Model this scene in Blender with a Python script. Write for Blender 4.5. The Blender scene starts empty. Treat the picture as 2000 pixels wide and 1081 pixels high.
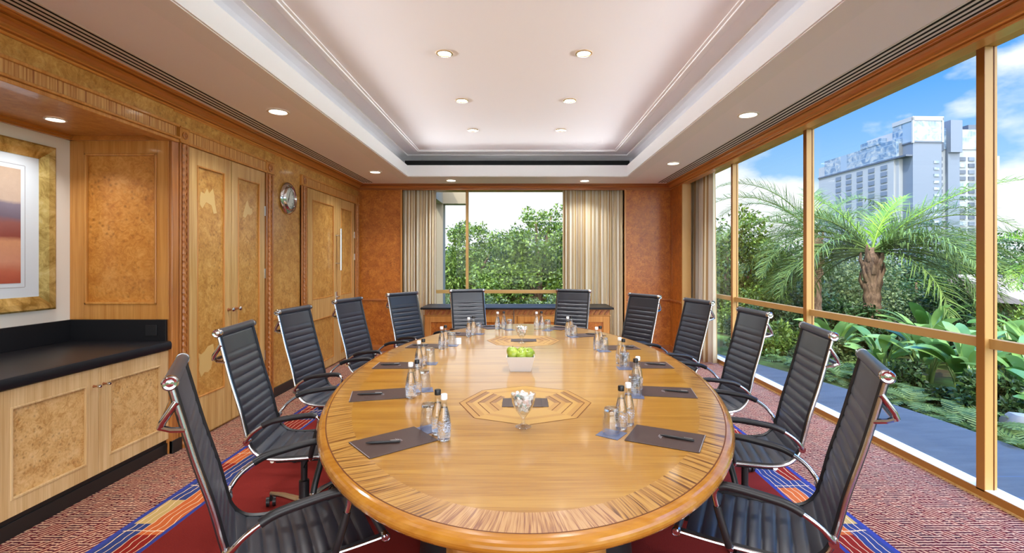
import bpy, math, random
import numpy as np
from mathutils import Vector, Matrix
random.seed(7); rng = np.random.default_rng(7)
PI = math.pi
S = bpy.context.scene
COL = S.collection

# ------------------------------------------------------------ camera, sky, sun, exposure
cd = bpy.data.cameras.new('camera'); cam = bpy.data.objects.new('camera', cd); COL.objects.link(cam)
cam.location = (0, 0, 1.47); cam.rotation_euler = (PI/2, 0, 0)
cd.sensor_width = 36; cd.lens = 16.92; cd.shift_x = -0.0095; cd.shift_y = -0.01425
cd.clip_start = 0.05; cd.clip_end = 2000
S.camera = cam
S.view_settings.view_transform = 'Standard'; S.view_settings.look = 'None'
S.view_settings.exposure = 1.05; S.view_settings.gamma = 1.0; S.view_settings.use_curve_mapping = False
LAMP_W = 4.4       # watts of one ceiling downlight
SKY = 0.53
SUN_SIDE = 2.6
ZENITH = 4.0
ADDED_COVE_W = 9.5       # watts of a whole added cove run, brightening the raised ceiling

def s2l(c):
    return tuple(((x/255)/12.92 if x/255 <= .04045 else ((x/255+.055)/1.055)**2.4) for x in c)

def setup_world():
    w = bpy.data.worlds.new('sky'); S.world = w; w.use_nodes = True
    nt = w.node_tree; nt.nodes.clear(); N = nt.nodes.new; L = nt.links.new
    tc = N('ShaderNodeTexCoord'); sep = N('ShaderNodeSeparateXYZ'); L(tc.outputs['Generated'], sep.inputs[0])
    ramp = N('ShaderNodeValToRGB'); L(sep.outputs['Z'], ramp.inputs[0])
    cr = ramp.color_ramp; cr.elements[0].position = 0.0; cr.elements[0].color = (*s2l((214, 236, 250)), 1)
    cr.elements[1].position = .6; cr.elements[1].color = (*s2l((64, 140, 240)), 1)
    e = cr.elements.new(.12); e.color = (*s2l((176, 220, 255)), 1)
    e = cr.elements.new(.28); e.color = (*s2l((104, 178, 255)), 1)
    mp = N('ShaderNodeMapping'); mp.inputs['Scale'].default_value = (1, 1, 1.9); mp.inputs['Location'].default_value = (.35, .1, .2)
    L(tc.outputs['Generated'], mp.inputs[0])
    nz = N('ShaderNodeTexNoise'); nz.inputs['Scale'].default_value = 3.1; nz.inputs['Detail'].default_value = 9; nz.inputs['Roughness'].default_value = .52
    L(mp.outputs[0], nz.inputs['Vector'])
    # whiter to the far end (+Y) than to the window side (+X)
    m1 = N('ShaderNodeMath'); m1.operation = 'MULTIPLY_ADD'; L(sep.outputs['Y'], m1.inputs[0]); m1.inputs[1].default_value = .5; L(nz.outputs['Fac'], m1.inputs[2])
    m2 = N('ShaderNodeMath'); m2.operation = 'MULTIPLY_ADD'; L(sep.outputs['Z'], m2.inputs[0]); m2.inputs[1].default_value = -.42; L(m1.outputs[0], m2.inputs[2])
    cl = N('ShaderNodeValToRGB'); L(m2.outputs[0], cl.inputs[0])
    cl.color_ramp.elements[0].position = .775; cl.color_ramp.elements[0].color = (0, 0, 0, 1)
    cl.color_ramp.elements[1].position = .86; cl.color_ramp.elements[1].color = (1, 1, 1, 1)
    mx = N('ShaderNodeMix'); mx.data_type = 'RGBA'
    L(cl.outputs[0], mx.inputs['Factor']); L(ramp.outputs[0], mx.inputs['A']); mx.inputs['B'].default_value = (1.08, 1.10, 1.12, 1)
    # the sky is much brighter around the sun, behind the viewer
    back = math_n(N, L, 'MULTIPLY', math_n(N, L, 'SUBTRACT', sep.outputs['Y'], .05), -1.25)
    bk = N('ShaderNodeMath'); bk.operation = 'MULTIPLY'; bk.use_clamp = True; L(back, bk.inputs[0]); bk.inputs[1].default_value = 1.0
    gain = math_n(N, L, 'MULTIPLY_ADD', math_n(N, L, 'POWER', bk.outputs[0], 1.5), SUN_SIDE, SKY)
    wh = N('ShaderNodeMix'); wh.data_type = 'RGBA'; L(bk.outputs[0], wh.inputs['Factor']); L(mx.outputs['Result'], wh.inputs['A']); wh.inputs['B'].default_value = (1, 1, 1.02, 1)
    zn = N('ShaderNodeMapRange'); zn.inputs['From Min'].default_value = .48; zn.inputs['From Max'].default_value = .8; L(sep.outputs['Z'], zn.inputs['Value'])
    gain = math_n(N, L, 'MULTIPLY_ADD', zn.outputs[0], ZENITH, gain)
    bg = N('ShaderNodeBackground'); L(gain, bg.inputs['Strength']); L(wh.outputs['Result'], bg.inputs['Color'])
    out = N('ShaderNodeOutputWorld'); L(bg.outputs[0], out.inputs[0])
sd = bpy.data.lights.new('sun', 'SUN'); sun = bpy.data.objects.new('sun', sd); COL.objects.link(sun)
sd.energy = 2.9; sd.angle = math.radians(.6); sd.color = (1, .96, .88)
_dir = Vector((.50, .45, -1.0)).normalized()          # high sun over the building, from behind the cupboard side
sun.rotation_euler = _dir.to_track_quat('-Z', 'Y').to_euler()

# ------------------------------------------------------------ node helpers / materials
def mat(name, base=(.8, .8, .8), rough=.5, metal=0, spec=.5, coat=0, coat_rough=.08, emit=None, estr=0):
    m = bpy.data.materials.new(name); m.use_nodes = True
    b = m.node_tree.nodes['Principled BSDF']
    b.inputs['Base Color'].default_value = (*base, 1); b.inputs['Roughness'].default_value = rough
    b.inputs['Metallic'].default_value = metal; b.inputs['Specular IOR Level'].default_value = spec
    b.inputs['Coat Weight'].default_value = coat; b.inputs['Coat Roughness'].default_value = coat_rough
    if emit: b.inputs['Emission Color'].default_value = (*emit, 1); b.inputs['Emission Strength'].default_value = estr
    return m
def nodes(m):
    nt = m.node_tree; return nt, nt.nodes.new, nt.links.new, nt.nodes['Principled BSDF']
def math_n(N, L, op, a, b=None, c=None):
    n = N('ShaderNodeMath'); n.operation = op
    for i, v in enumerate((a, b, c)):
        if v is None: continue
        if isinstance(v, (int, float)): n.inputs[i].default_value = v
        else: L(v, n.inputs[i])
    return n.outputs[0]
def ramp_n(N, L, fac, stops):
    r = N('ShaderNodeValToRGB'); L(fac, r.inputs[0]); cr = r.color_ramp
    while len(cr.elements) < len(stops): cr.elements.new(.5)
    for e, (p, c) in zip(cr.elements, stops): e.position = p; e.color = (*c, 1)
    return r.outputs[0]
def noise_n(N, L, vec, scale, detail=4, rough=.5, dist=0, mscale=None):
    if mscale:
        mp = N('ShaderNodeMapping'); mp.inputs['Scale'].default_value = mscale; L(vec, mp.inputs[0]); vec = mp.outputs[0]
    n = N('ShaderNodeTexNoise'); n.inputs['Scale'].default_value = scale; n.inputs['Detail'].default_value = detail
    n.inputs['Roughness'].default_value = rough; n.inputs['Distortion'].default_value = dist; L(vec, n.inputs['Vector']); return n.outputs['Fac']
def mix_n(N, L, fac, a, b):
    m = N('ShaderNodeMix'); m.data_type = 'RGBA'
    for k, v in (('Factor', fac), ('A', a), ('B', b)):
        if isinstance(v, (int, float)): m.inputs[k].default_value = v
        elif isinstance(v, tuple): m.inputs[k].default_value = (*v, 1)
        else: L(v, m.inputs[k])
    return m.outputs['Result']

setup_world()

def burl(name, lo, mid, hi, rough=.38, scale=1.0, coat=.25, mirror=0.0):
    m = mat(name, rough=rough, coat=coat, coat_rough=.12); nt, N, L, B = nodes(m)
    g = N('ShaderNodeNewGeometry'); v = g.outputs['Position']
    sep = N('ShaderNodeSeparateXYZ'); L(v, sep.inputs[0])
    n1 = noise_n(N, L, v, 2.6*scale, 5, .6, 1.2)
    n2 = noise_n(N, L, v, 17*scale, 6, .68, 2.2)
    vo = N('ShaderNodeTexVoronoi'); vo.inputs['Scale'].default_value = 24*scale; L(v, vo.inputs['Vector'])
    n3 = noise_n(N, L, v, 9*scale, 3, .5, .6)
    eye = ramp_n(N, L, vo.outputs['Distance'], [(0.0, (1, 1, 1)), (.26, (.25, .25, .25)), (.42, (0, 0, 0))])
    patch = ramp_n(N, L, n1, [(.42, (0, 0, 0)), (.58, (1, 1, 1))])
    e2 = math_n(N, L, 'MULTIPLY', eye, patch)
    f = math_n(N, L, 'ADD', math_n(N, L, 'MULTIPLY', n2, .6), math_n(N, L, 'MULTIPLY', n3, .4))
    c = ramp_n(N, L, f, [(.36, lo), (.5, mid), (.64, hi)])
    c = mix_n(N, L, math_n(N, L, 'MULTIPLY', e2, .8), c, tuple(x*.45 for x in lo))
    L(c, B.inputs['Base Color']); return m
def grain(name, lo, hi, axis=2, rough=.35, scale=1.0, coat=.3, contrast=(.38, .62)):
    """straight grained timber; axis = direction of the grain"""
    m = mat(name, rough=rough, coat=coat, coat_rough=.1); nt, N, L, B = nodes(m)
    g = N('ShaderNodeNewGeometry')
    ms = [22, 22, 22]; ms[axis] = 1.0
    n1 = noise_n(N, L, g.outputs['Position'], 1.0*scale, 4, .55, .3, tuple(ms))
    ms2 = [120, 120, 120]; ms2[axis] = 3.0
    n2 = noise_n(N, L, g.outputs['Position'], 1.0*scale, 2, .5, 0, tuple(ms2))
    f = math_n(N, L, 'ADD', math_n(N, L, 'MULTIPLY', n1, .65), math_n(N, L, 'MULTIPLY', n2, .35))
    L(ramp_n(N, L, f, [(contrast[0], lo), (contrast[1], hi)]), B.inputs['Base Color']); return m
def stripes(name, dark, mid, light, use_uv=True, scale=40, rough=.35, coat=.3):
    """zebra veneer: UV.x runs across the stripes, UV.y along them (metres)"""
    m = mat(name, rough=rough, coat=coat, coat_rough=.1); nt, N, L, B = nodes(m)
    uv = N('ShaderNodeUVMap'); uv.uv_map = 'UVMap'
    n1 = noise_n(N, L, uv.outputs[0], 1.0, 2, .6, 0, (scale, scale*.035, 1))
    n2 = noise_n(N, L, uv.outputs[0], 1.0, 1, .5, 0, (scale*4, scale*.12, 1))
    f = math_n(N, L, 'ADD', math_n(N, L, 'MULTIPLY', n1, .72), math_n(N, L, 'MULTIPLY', n2, .28))
    L(ramp_n(N, L, f, [(.38, dark), (.46, mid), (.56, light)]), B.inputs['Base Color']); return m

M = {}
M['burl'] = burl('golden burl veneer', s2l((160, 108, 40)), s2l((192, 142, 68)), s2l((214, 170, 98)))
M['burl_lamp_tint'] = burl('burl veneer with lamp tint', s2l((146, 76, 16)), s2l((178, 102, 28)), s2l((204, 130, 48)), scale=1.15, coat=.08)  # redder than the golden burl: warm lamp light put into the veneer colour
M['burl_pale'] = burl('pale speckled burl veneer', s2l((178, 128, 66)), s2l((212, 170, 108)), s2l((226, 190, 134)), scale=1.6, coat=.15)
M['burl_niche'] = burl('amber burl veneer', s2l((172, 104, 34)), s2l((196, 130, 52)), s2l((214, 152, 76)))
M['oak'] = grain('honey oak', s2l((184, 140, 76)), s2l((214, 178, 116)))
M['oak_pale'] = grain('pale oak', s2l((196, 158, 104)), s2l((220, 188, 138)), coat=.1)
M['oak_amber'] = grain('amber oak', s2l((184, 120, 48)), s2l((208, 148, 74)))
M['cherry'] = grain('cherry moulding', s2l((188, 118, 48)), s2l((206, 138, 62)), axis=1, coat=.5)
M['cherry_x'] = grain('cherry moulding across', s2l((150, 80, 30)), s2l((190, 118, 56)), axis=0, coat=.5)
M['cherry_z'] = grain('cherry upright', s2l((150, 88, 34)), s2l((192, 126, 62)), axis=2, coat=.5)
M['frame'] = mat('window frame bronze paint', s2l((196, 154, 88)), .42)
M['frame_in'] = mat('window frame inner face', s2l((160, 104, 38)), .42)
M['sill'] = mat('white window track', s2l((238, 238, 234)), .4)
M['plaster'] = mat('ceiling paint', s2l((246, 245, 250)), .85)
M['lip'] = mat('ceiling edge paint', s2l((242, 243, 247)), .8)
M['black_void'] = mat('dark plenum and recess shade', (.006, .006, .007), .9)
M['slotbar'] = mat('diffuser bars', s2l((232, 230, 228)), .5)
M['granite'] = mat('polished black granite', (.010, .010, .012), .38, spec=.3)
M['plinth'] = mat('black plinth', (.012, .012, .012), .35)
M['cream_wall'] = mat('cream paint', s2l((236, 230, 218)), .8)
M['gold'] = None
M['mat_board'] = mat('pale mount board', s2l((214, 222, 228)), .8)
M['chrome'] = mat('polished chrome', (.62, .63, .66), .1, 1)
M['alu'] = mat('brushed aluminium', (.6, .61, .63), .22, 1)
M['steel'] = mat('satin steel', (.6, .6, .6), .3, 1)
M['knobwood'] = mat('knob rosewood', s2l((150, 90, 50)), .35)
M['black_plastic'] = mat('black plastic', (.012, .012, .014), .4)
M['leather'] = mat('black leather', (.009, .013, .023), .40, spec=.7, coat=.55, coat_rough=.32)
M['leather'].node_tree.nodes['Principled BSDF'].inputs['Sheen Weight'].default_value = .05
M['leather'].node_tree.nodes['Principled BSDF'].inputs['Sheen Tint'].default_value = (.55, .72, 1, 1)
M['brownleather'] = mat('dark brown leatherette', s2l((70, 52, 46)), .42)
M['coaster'] = mat('slate blue coaster', s2l((98, 106, 134)), .3)
M['inlay_pale'] = mat('pale maple inlay', s2l((214, 180, 112)), .35, coat=.3)
M['white_cap'] = mat('white bottle cap', s2l((236, 238, 240)), .35)
M['black_cap'] = mat('black bottle cap', (.01, .01, .012), .35)
M['porcelain'] = mat('white porcelain', s2l((216, 212, 210)), .25, coat=.2)
M['slate'] = None
M['mark'] = mat('silver print', s2l((150, 146, 150)), .4)
M['lamp_ring'] = mat('downlight ring', s2l((236, 232, 224)), .35)
M['lamp_ring_gold'] = mat('gilt downlight ring', s2l((214, 190, 150)), .25, .6)
M['lamp_glow'] = mat('lit lamp', (1, .9, .75), .5, emit=(1, .93, .8), estr=5)
M['clock_face'] = mat('silvered clock face', s2l((214, 222, 218)), .35)
M['clock_hand'] = mat('clock hands', (.02, .02, .02), .4)

def gold_mat():
    m = mat('antique gilt', rough=.4, metal=.55); nt, N, L, B = nodes(m)
    g = N('ShaderNodeNewGeometry'); f = noise_n(N, L, g.outputs['Position'], 9, 6, .7, 1.0)
    L(ramp_n(N, L, f, [(.35, s2l((150, 118, 52))), (.55, s2l((206, 176, 104))), (.7, s2l((224, 202, 140)))]), B.inputs['Base Color']); return m
M['gold'] = gold_mat()
def slate_mat():
    m = mat('blue grey slate paving', rough=.6); nt, N, L, B = nodes(m)
    g = N('ShaderNodeNewGeometry'); f = noise_n(N, L, g.outputs['Position'], 3.5, 6, .6, .4, (.6, 3, 1))
    c = ramp_n(N, L, f, [(.3, s2l((66, 68, 68))), (.7, s2l((86, 88, 88)))])
    sp = N('ShaderNodeSeparateXYZ'); L(g.outputs['Position'], sp.inputs[0])
    fr = math_n(N, L, 'FRACT', math_n(N, L, 'MULTIPLY', sp.outputs['Y'], 1/.3))
    ln = math_n(N, L, 'LESS_THAN', fr, .035)
    near = math_n(N, L, 'LESS_THAN', sp.outputs['Y'], 3.4)
    L(mix_n(N, L, math_n(N, L, 'MULTIPLY', ln, near), c, s2l((70, 84, 104))), B.inputs['Base Color']); return m
M['slate'] = slate_mat()

def carpet_mat():
    m = mat('patterned carpet', rough=.95, spec=.1); nt, N, L, B = nodes(m)
    g = N('ShaderNodeNewGeometry'); sp = N('ShaderNodeSeparateXYZ'); L(g.outputs['Position'], sp.inputs[0])
    X, Y = sp.outputs['X'], sp.outputs['Y']
    mt = lambda op, a, b=None, c=None: math_n(N, L, op, a, b, c)
    # --- woven maze field: cells choose between two dash directions
    cell = N('ShaderNodeTexWhiteNoise'); cell.noise_dimensions = '2D'
    cmb = N('ShaderNodeCombineXYZ'); cs = 1/.035
    L(mt('FLOOR', mt('MULTIPLY', X, cs)), cmb.inputs[0]); L(mt('FLOOR', mt('MULTIPLY', Y, cs)), cmb.inputs[1]); L(cmb.outputs[0], cell.inputs['Vector'])
    pick = mt('GREATER_THAN', cell.outputs['Value'], .5)
    per = 2*PI/.023
    wob = noise_n(N, L, g.outputs['Position'], 60, 2, .5)
    ph = mt('MULTIPLY', wob, 3.0)
    s1 = mt('SINE', mt('ADD', mt('MULTIPLY', Y, per), ph))
    s2 = mt('SINE', mt('ADD', mt('MULTIPLY', mt('ADD', X, mt('MULTIPLY', Y, -.6)), per*.8), ph))
    s3 = mt('SINE', mt('ADD', mt('MULTIPLY', mt('ADD', X, mt('MULTIPLY', Y, .6)), per*.8), ph))
    side = mt('GREATER_THAN', X, 0.0)
    diag = mt('ADD', mt('MULTIPLY', s2, mt('SUBTRACT', 1.0, side)), mt('MULTIPLY', s3, side))
    dd = mt('ADD', mt('MULTIPLY', s1, pick), mt('MULTIPLY', diag, mt('SUBTRACT', 1.0, pick)))
    mz = mt('GREATER_THAN', dd, .22)
    big = noise_n(N, L, g.outputs['Position'], 1.3, 2, .5)
    cream = mix_n(N, L, big, s2l((198, 150, 114)), s2l((200, 166, 146)))
    maroon = mix_n(N, L, cell.outputs['Value'], s2l((110, 28, 34)), s2l((66, 34, 44)))
    field = mix_n(N, L, mz, maroon, cream)
    # --- centre: plain red
    pile = noise_n(N, L, g.outputs['Position'], 220, 2, .6)
    centre = mix_n(N, L, pile, s2l((98, 28, 26)), s2l((140, 46, 40)))
    # --- patchwork band
    d_out = mt('MINIMUM', mt('MINIMUM', mt('SUBTRACT', X, -2.205), mt('SUBTRACT', 1.915, X)), mt('SUBTRACT', 7.15, Y))   # distance in from the outer band edge
    inside = mt('GREATER_THAN', d_out, 0.0); incent = mt('GREATER_THAN', d_out, .28)
    bx = N('ShaderNodeCombineXYZ'); L(mt('FLOOR', mt('DIVIDE', d_out, .13)), bx.inputs[0]); L(mt('FLOOR', mt('MULTIPLY', mt('ADD', Y, mt('MULTIPLY', mt('FLOOR', mt('DIVIDE', d_out, .13)), .11)), 1/.27)), bx.inputs[1])
    wn = N('ShaderNodeTexWhiteNoise'); wn.noise_dimensions = '2D'; L(bx.outputs[0], wn.inputs['Vector'])
    r = N('ShaderNodeValToRGB'); L(wn.outputs['Value'], r.inputs[0]); r.color_ramp.interpolation = 'CONSTANT'
    st = [(0, (140, 38, 30)), (.34, (52, 66, 118)), (.60, (160, 50, 34)), (.8, (196, 100, 52)), (.92, (190, 160, 100))]
    while len(r.color_ramp.elements) < len(st): r.color_ramp.elements.new(.5)
    for e, (p, c) in zip(r.color_ramp.elements, st): e.position = p; e.color = (*s2l(c), 1)
    wv = noise_n(N, L, g.outputs['Position'], 5.5, 2, .5)
    lw = mt('FRACT', mt('DIVIDE', mt('ADD', d_out, mt('MULTIPLY', wv, .07)), .04))
    wl = mt('LESS_THAN', lw, .12)
    ly = mt('LESS_THAN', mt('FRACT', mt('DIVIDE', mt('ADD', Y, mt('MULTIPLY', wv, .05)), .53)), .014)
    band = mix_n(N, L, mt('MAXIMUM', wl, ly), r.outputs[0], s2l((226, 196, 160)))
    edge = mt('MAXIMUM', mt('LESS_THAN', d_out, .03), mt('GREATER_THAN', d_out, .255))
    band = mix_n(N, L, edge, band, s2l((56, 66, 138)))
    c = mix_n(N, L, inside, field, mix_n(N, L, incent, band, centre))
    L(c, B.inputs['Base Color'])
    bp = N('ShaderNodeBump'); bp.inputs['Strength'].default_value = .35; bp.inputs['Distance'].default_value = .004
    L(pile, bp.inputs['Height']); L(bp.outputs[0], B.inputs['Normal']); return m
M['carpet'] = carpet_mat()

def veneer_table():
    m = mat('table veneer', rough=.3, spec=.45, coat=.85, coat_rough=.12); nt, N, L, B = nodes(m)
    g = N('ShaderNodeNewGeometry')
    n1 = noise_n(N, L, g.outputs['Position'], 1, 5, .6, .6, (1.1, 16, 1))
    n2 = noise_n(N, L, g.outputs['Position'], 1, 3, .6, 0, (5, 140, 1))
    f = math_n(N, L, 'ADD', math_n(N, L, 'MULTIPLY', n1, .6), math_n(N, L, 'MULTIPLY', n2, .4))
    c = ramp_n(N, L, f, [(.36, s2l((152, 101, 26))), (.5, s2l((174, 124, 40))), (.64, s2l((188, 142, 58)))])
    L(c, B.inputs['Base Color']); return m
M['veneer'] = veneer_table()
M['zebra'] = stripes('zebrano veneer', s2l((92, 50, 14)), s2l((164, 114, 46)), s2l((190, 144, 70)), scale=42, rough=.3, coat=.85)
M['zebra_end'] = stripes('fine reddish zebrano', s2l((136, 82, 48)), s2l((172, 122, 72)), s2l((194, 150, 96)), scale=110, rough=.3, coat=.85)
M['zebra_wall'] = stripes('zebrano frieze', s2l((140, 78, 34)), s2l((184, 126, 62)), s2l((214, 168, 104)), scale=60)
M['rim'] = grain('solid honey oak edge', s2l((164, 105, 30)), s2l((184, 127, 48)), axis=0, rough=.16, coat=.7, scale=.5)
M['dark_line'] = mat('dark stringing', s2l((104, 56, 18)), .5, spec=.2)
M['inl_a'] = mat('inlay light', s2l((186, 142, 64)), .36, coat=.1)
M['inl_b'] = mat('inlay mid', s2l((174, 127, 52)), .36, coat=.1)
M['inl_c'] = mat('inlay dark', s2l((142, 96, 40)), .36, coat=.1)

def curtain_mat():
    m = mat('striped curtain cloth', rough=.9, spec=.2); nt, N, L, B = nodes(m)
    uv = N('ShaderNodeUVMap'); uv.uv_map = 'UVMap'; sp = N('ShaderNodeSeparateXYZ'); L(uv.outputs[0], sp.inputs[0])
    fr = math_n(N, L, 'FRACT', math_n(N, L, 'MULTIPLY', sp.outputs['X'], 1/.23))
    c = ramp_n(N, L, fr, [(0, s2l((226, 212, 180))), (.34, s2l((226, 212, 180))), (.38, s2l((198, 166, 112))), (.48, s2l((200, 168, 114))), (.52, s2l((234, 228, 212))), (.84, s2l((234, 228, 212))), (.88, s2l((178, 144, 100)))])
    L(c, B.inputs['Base Color'])
    t = N('ShaderNodeBsdfTranslucent'); L(c, t.inputs[0]); mx = N('ShaderNodeMixShader'); mx.inputs[0].default_value = .12
    out = [q for q in nt.nodes if q.type == 'OUTPUT_MATERIAL'][0]
    L(B.outputs[0], mx.inputs[1]); L(t.outputs[0], mx.inputs[2]); L(mx.outputs[0], out.inputs[0])
    return m
M['curtain'] = curtain_mat()

def glass_pane_mat():
    m = bpy.data.materials.new('window glass'); m.use_nodes = True; nt = m.node_tree; nt.nodes.clear(); N = nt.nodes.new; L = nt.links.new
    t = N('ShaderNodeBsdfTransparent'); t.inputs[0].default_value = (.96, .98, .98, 1)
    g = N('ShaderNodeBsdfGlossy'); g.inputs['Roughness'].default_value = .02
    lw = N('ShaderNodeLayerWeight'); lw.inputs['Blend'].default_value = .5
    fr = math_n(N, L, 'MULTIPLY_ADD', math_n(N, L, 'POWER', lw.outputs['Facing'], 5.0), .5, .006)
    mx = N('ShaderNodeMixShader'); L(fr, mx.inputs[0]); L(t.outputs[0], mx.inputs[1]); L(g.outputs[0], mx.inputs[2])
    o = N('ShaderNodeOutputMaterial'); L(mx.outputs[0], o.inputs[0]); return m
M['glass'] = glass_pane_mat()
def clear_mat(name, tint=(.93, .96, 1), gloss=.35):
    """thin walled bottle / tumbler glass"""
    m = bpy.data.materials.new(name); m.use_nodes = True; nt = m.node_tree; nt.nodes.clear(); N = nt.nodes.new; L = nt.links.new
    t = N('ShaderNodeBsdfTransparent'); t.inputs[0].default_value = (*tint, 1)
    g = N('ShaderNodeBsdfGlossy'); g.inputs['Roughness'].default_value = .03; g.inputs[0].default_value = (.95, .97, 1, 1)
    lw = N('ShaderNodeLayerWeight'); lw.inputs['Blend'].default_value = gloss
    mx = N('ShaderNodeMixShader'); L(math_n(N, L, 'MULTIPLY_ADD', math_n(N, L, 'POWER', lw.outputs['Facing'], 2.2), .9, .05), mx.inputs[0]); L(t.outputs[0], mx.inputs[1]); L(g.outputs[0], mx.inputs[2])
    o = N('ShaderNodeOutputMaterial'); L(mx.outputs[0], o.inputs[0]); return m
M['clear'] = clear_mat('clear glass', (.96, .975, .995), .5)
M['water'] = clear_mat('still water', (.93, .95, 1), .14)

def leaf_mat(name, a, b, rough=.5, sc=1.5):
    m = mat(name, rough=rough, spec=.35); nt, N, L, B = nodes(m)
    g = N('ShaderNodeNewGeometry'); f = noise_n(N, L, g.outputs['Position'], sc, 3, .6)
    r = N('ShaderNodeValToRGB'); rr = g.outputs['Random Per Island']
    f = math_n(N, L, 'ADD', math_n(N, L, 'MULTIPLY', f, .6), math_n(N, L, 'MULTIPLY', rr, .4))
    c = ramp_n(N, L, f, [(.3, a), (.7, b)])
    L(c, B.inputs['Base Color'])
    t = N('ShaderNodeBsdfTranslucent'); L(c, t.inputs[0]); mx = N('ShaderNodeMixShader'); mx.inputs[0].default_value = .3
    out = [n for n in nt.nodes if n.type == 'OUTPUT_MATERIAL'][0]
    L(B.outputs[0], mx.inputs[1]); L(t.outputs[0], mx.inputs[2]); L(mx.outputs[0], out.inputs[0]); return m
M['leaf'] = leaf_mat('tree leaves', s2l((40, 64, 16)), s2l((122, 146, 56)))
M['leaf_dark'] = leaf_mat('dark leaves', s2l((27, 49, 23)), s2l((68, 94, 45)))
M['leaf_olive'] = leaf_mat('olive leaves', s2l((52, 66, 32)), s2l((112, 126, 74)))
M['leaf_bright'] = leaf_mat('bright fern leaves', s2l((71, 96, 30)), s2l((130, 146, 71)))
M['palm'] = leaf_mat('palm leaflets', s2l((58, 80, 30)), s2l((128, 150, 70)))
M['palm_new'] = leaf_mat('young palm leaflets', s2l((84, 130, 24)), s2l((156, 190, 62)))
M['broad'] = leaf_mat('broad glossy leaves', s2l((58, 98, 40)), s2l((142, 176, 96)), .3)
M['stalk'] = mat('green stalks', s2l((110, 132, 70)), .5)
def bark_mat():
    m = mat('palm bark', rough=.9, spec=.1); nt, N, L, B = nodes(m)
    g = N('ShaderNodeNewGeometry'); f = noise_n(N, L, g.outputs['Position'], 1, 5, .7, .5, (14, 14, 5))
    L(ramp_n(N, L, f, [(.35, s2l((66, 48, 38))), (.65, s2l((134, 108, 86)))]), B.inputs['Base Color']); return m
M['bark'] = bark_mat()
def soil_mat():
    m = mat('garden ground', rough=1, spec=.05); nt, N, L, B = nodes(m)
    g = N('ShaderNodeNewGeometry'); f = noise_n(N, L, g.outputs['Position'], 1.2, 6, .65)
    L(ramp_n(N, L, f, [(.38, s2l((55, 48, 33))), (.5, s2l((67, 79, 36))), (.65, s2l((95, 119, 55)))]), B.inputs['Base Color']); return m
M['soil'] = soil_mat()
M['limestone'] = mat('cream stone cladding', s2l((151, 136, 111)), .8)
M['garden_stone'] = mat('pale garden stone', s2l((150, 149, 146)), .9)
M['tile_roof'] = mat('pale tiled roof', s2l((156, 139, 128)), .8)
M['tower_wall'] = mat('tower pale cladding', s2l((134, 138, 142)), .6)
M['tower_wall_b'] = mat('tower blue grey panels', s2l((88, 99, 114)), .45)
M['tower_dark'] = mat('tower dark bands', s2l((63, 73, 88)), .4)
def tower_glass():
    m = mat('tower curtain glass', s2l((150, 190, 226)), .12, spec=.9); nt, N, L, B = nodes(m)
    g = N('ShaderNodeNewGeometry'); f = noise_n(N, L, g.outputs['Position'], .22, 3, .6, 1)
    sp = N('ShaderNodeSeparateXYZ'); L(g.outputs['Position'], sp.inputs[0])
    fx = math_n(N, L, 'LESS_THAN', math_n(N, L, 'FRACT', math_n(N, L, 'MULTIPLY', sp.outputs['X'], 1/1.5)), .12)
    fz = math_n(N, L, 'LESS_THAN', math_n(N, L, 'FRACT', math_n(N, L, 'MULTIPLY', sp.outputs['Z'], 1/3.2)), .12)
    c = ramp_n(N, L, f, [(.4, s2l((69, 94, 121))), (.52, s2l((106, 121, 136))), (.62, s2l((136, 143, 147)))])
    L(mix_n(N, L, math_n(N, L, 'MAXIMUM', fx, fz), c, s2l((109, 128, 147))), B.inputs['Base Color']); return m
M['tower_glass'] = tower_glass()

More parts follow.
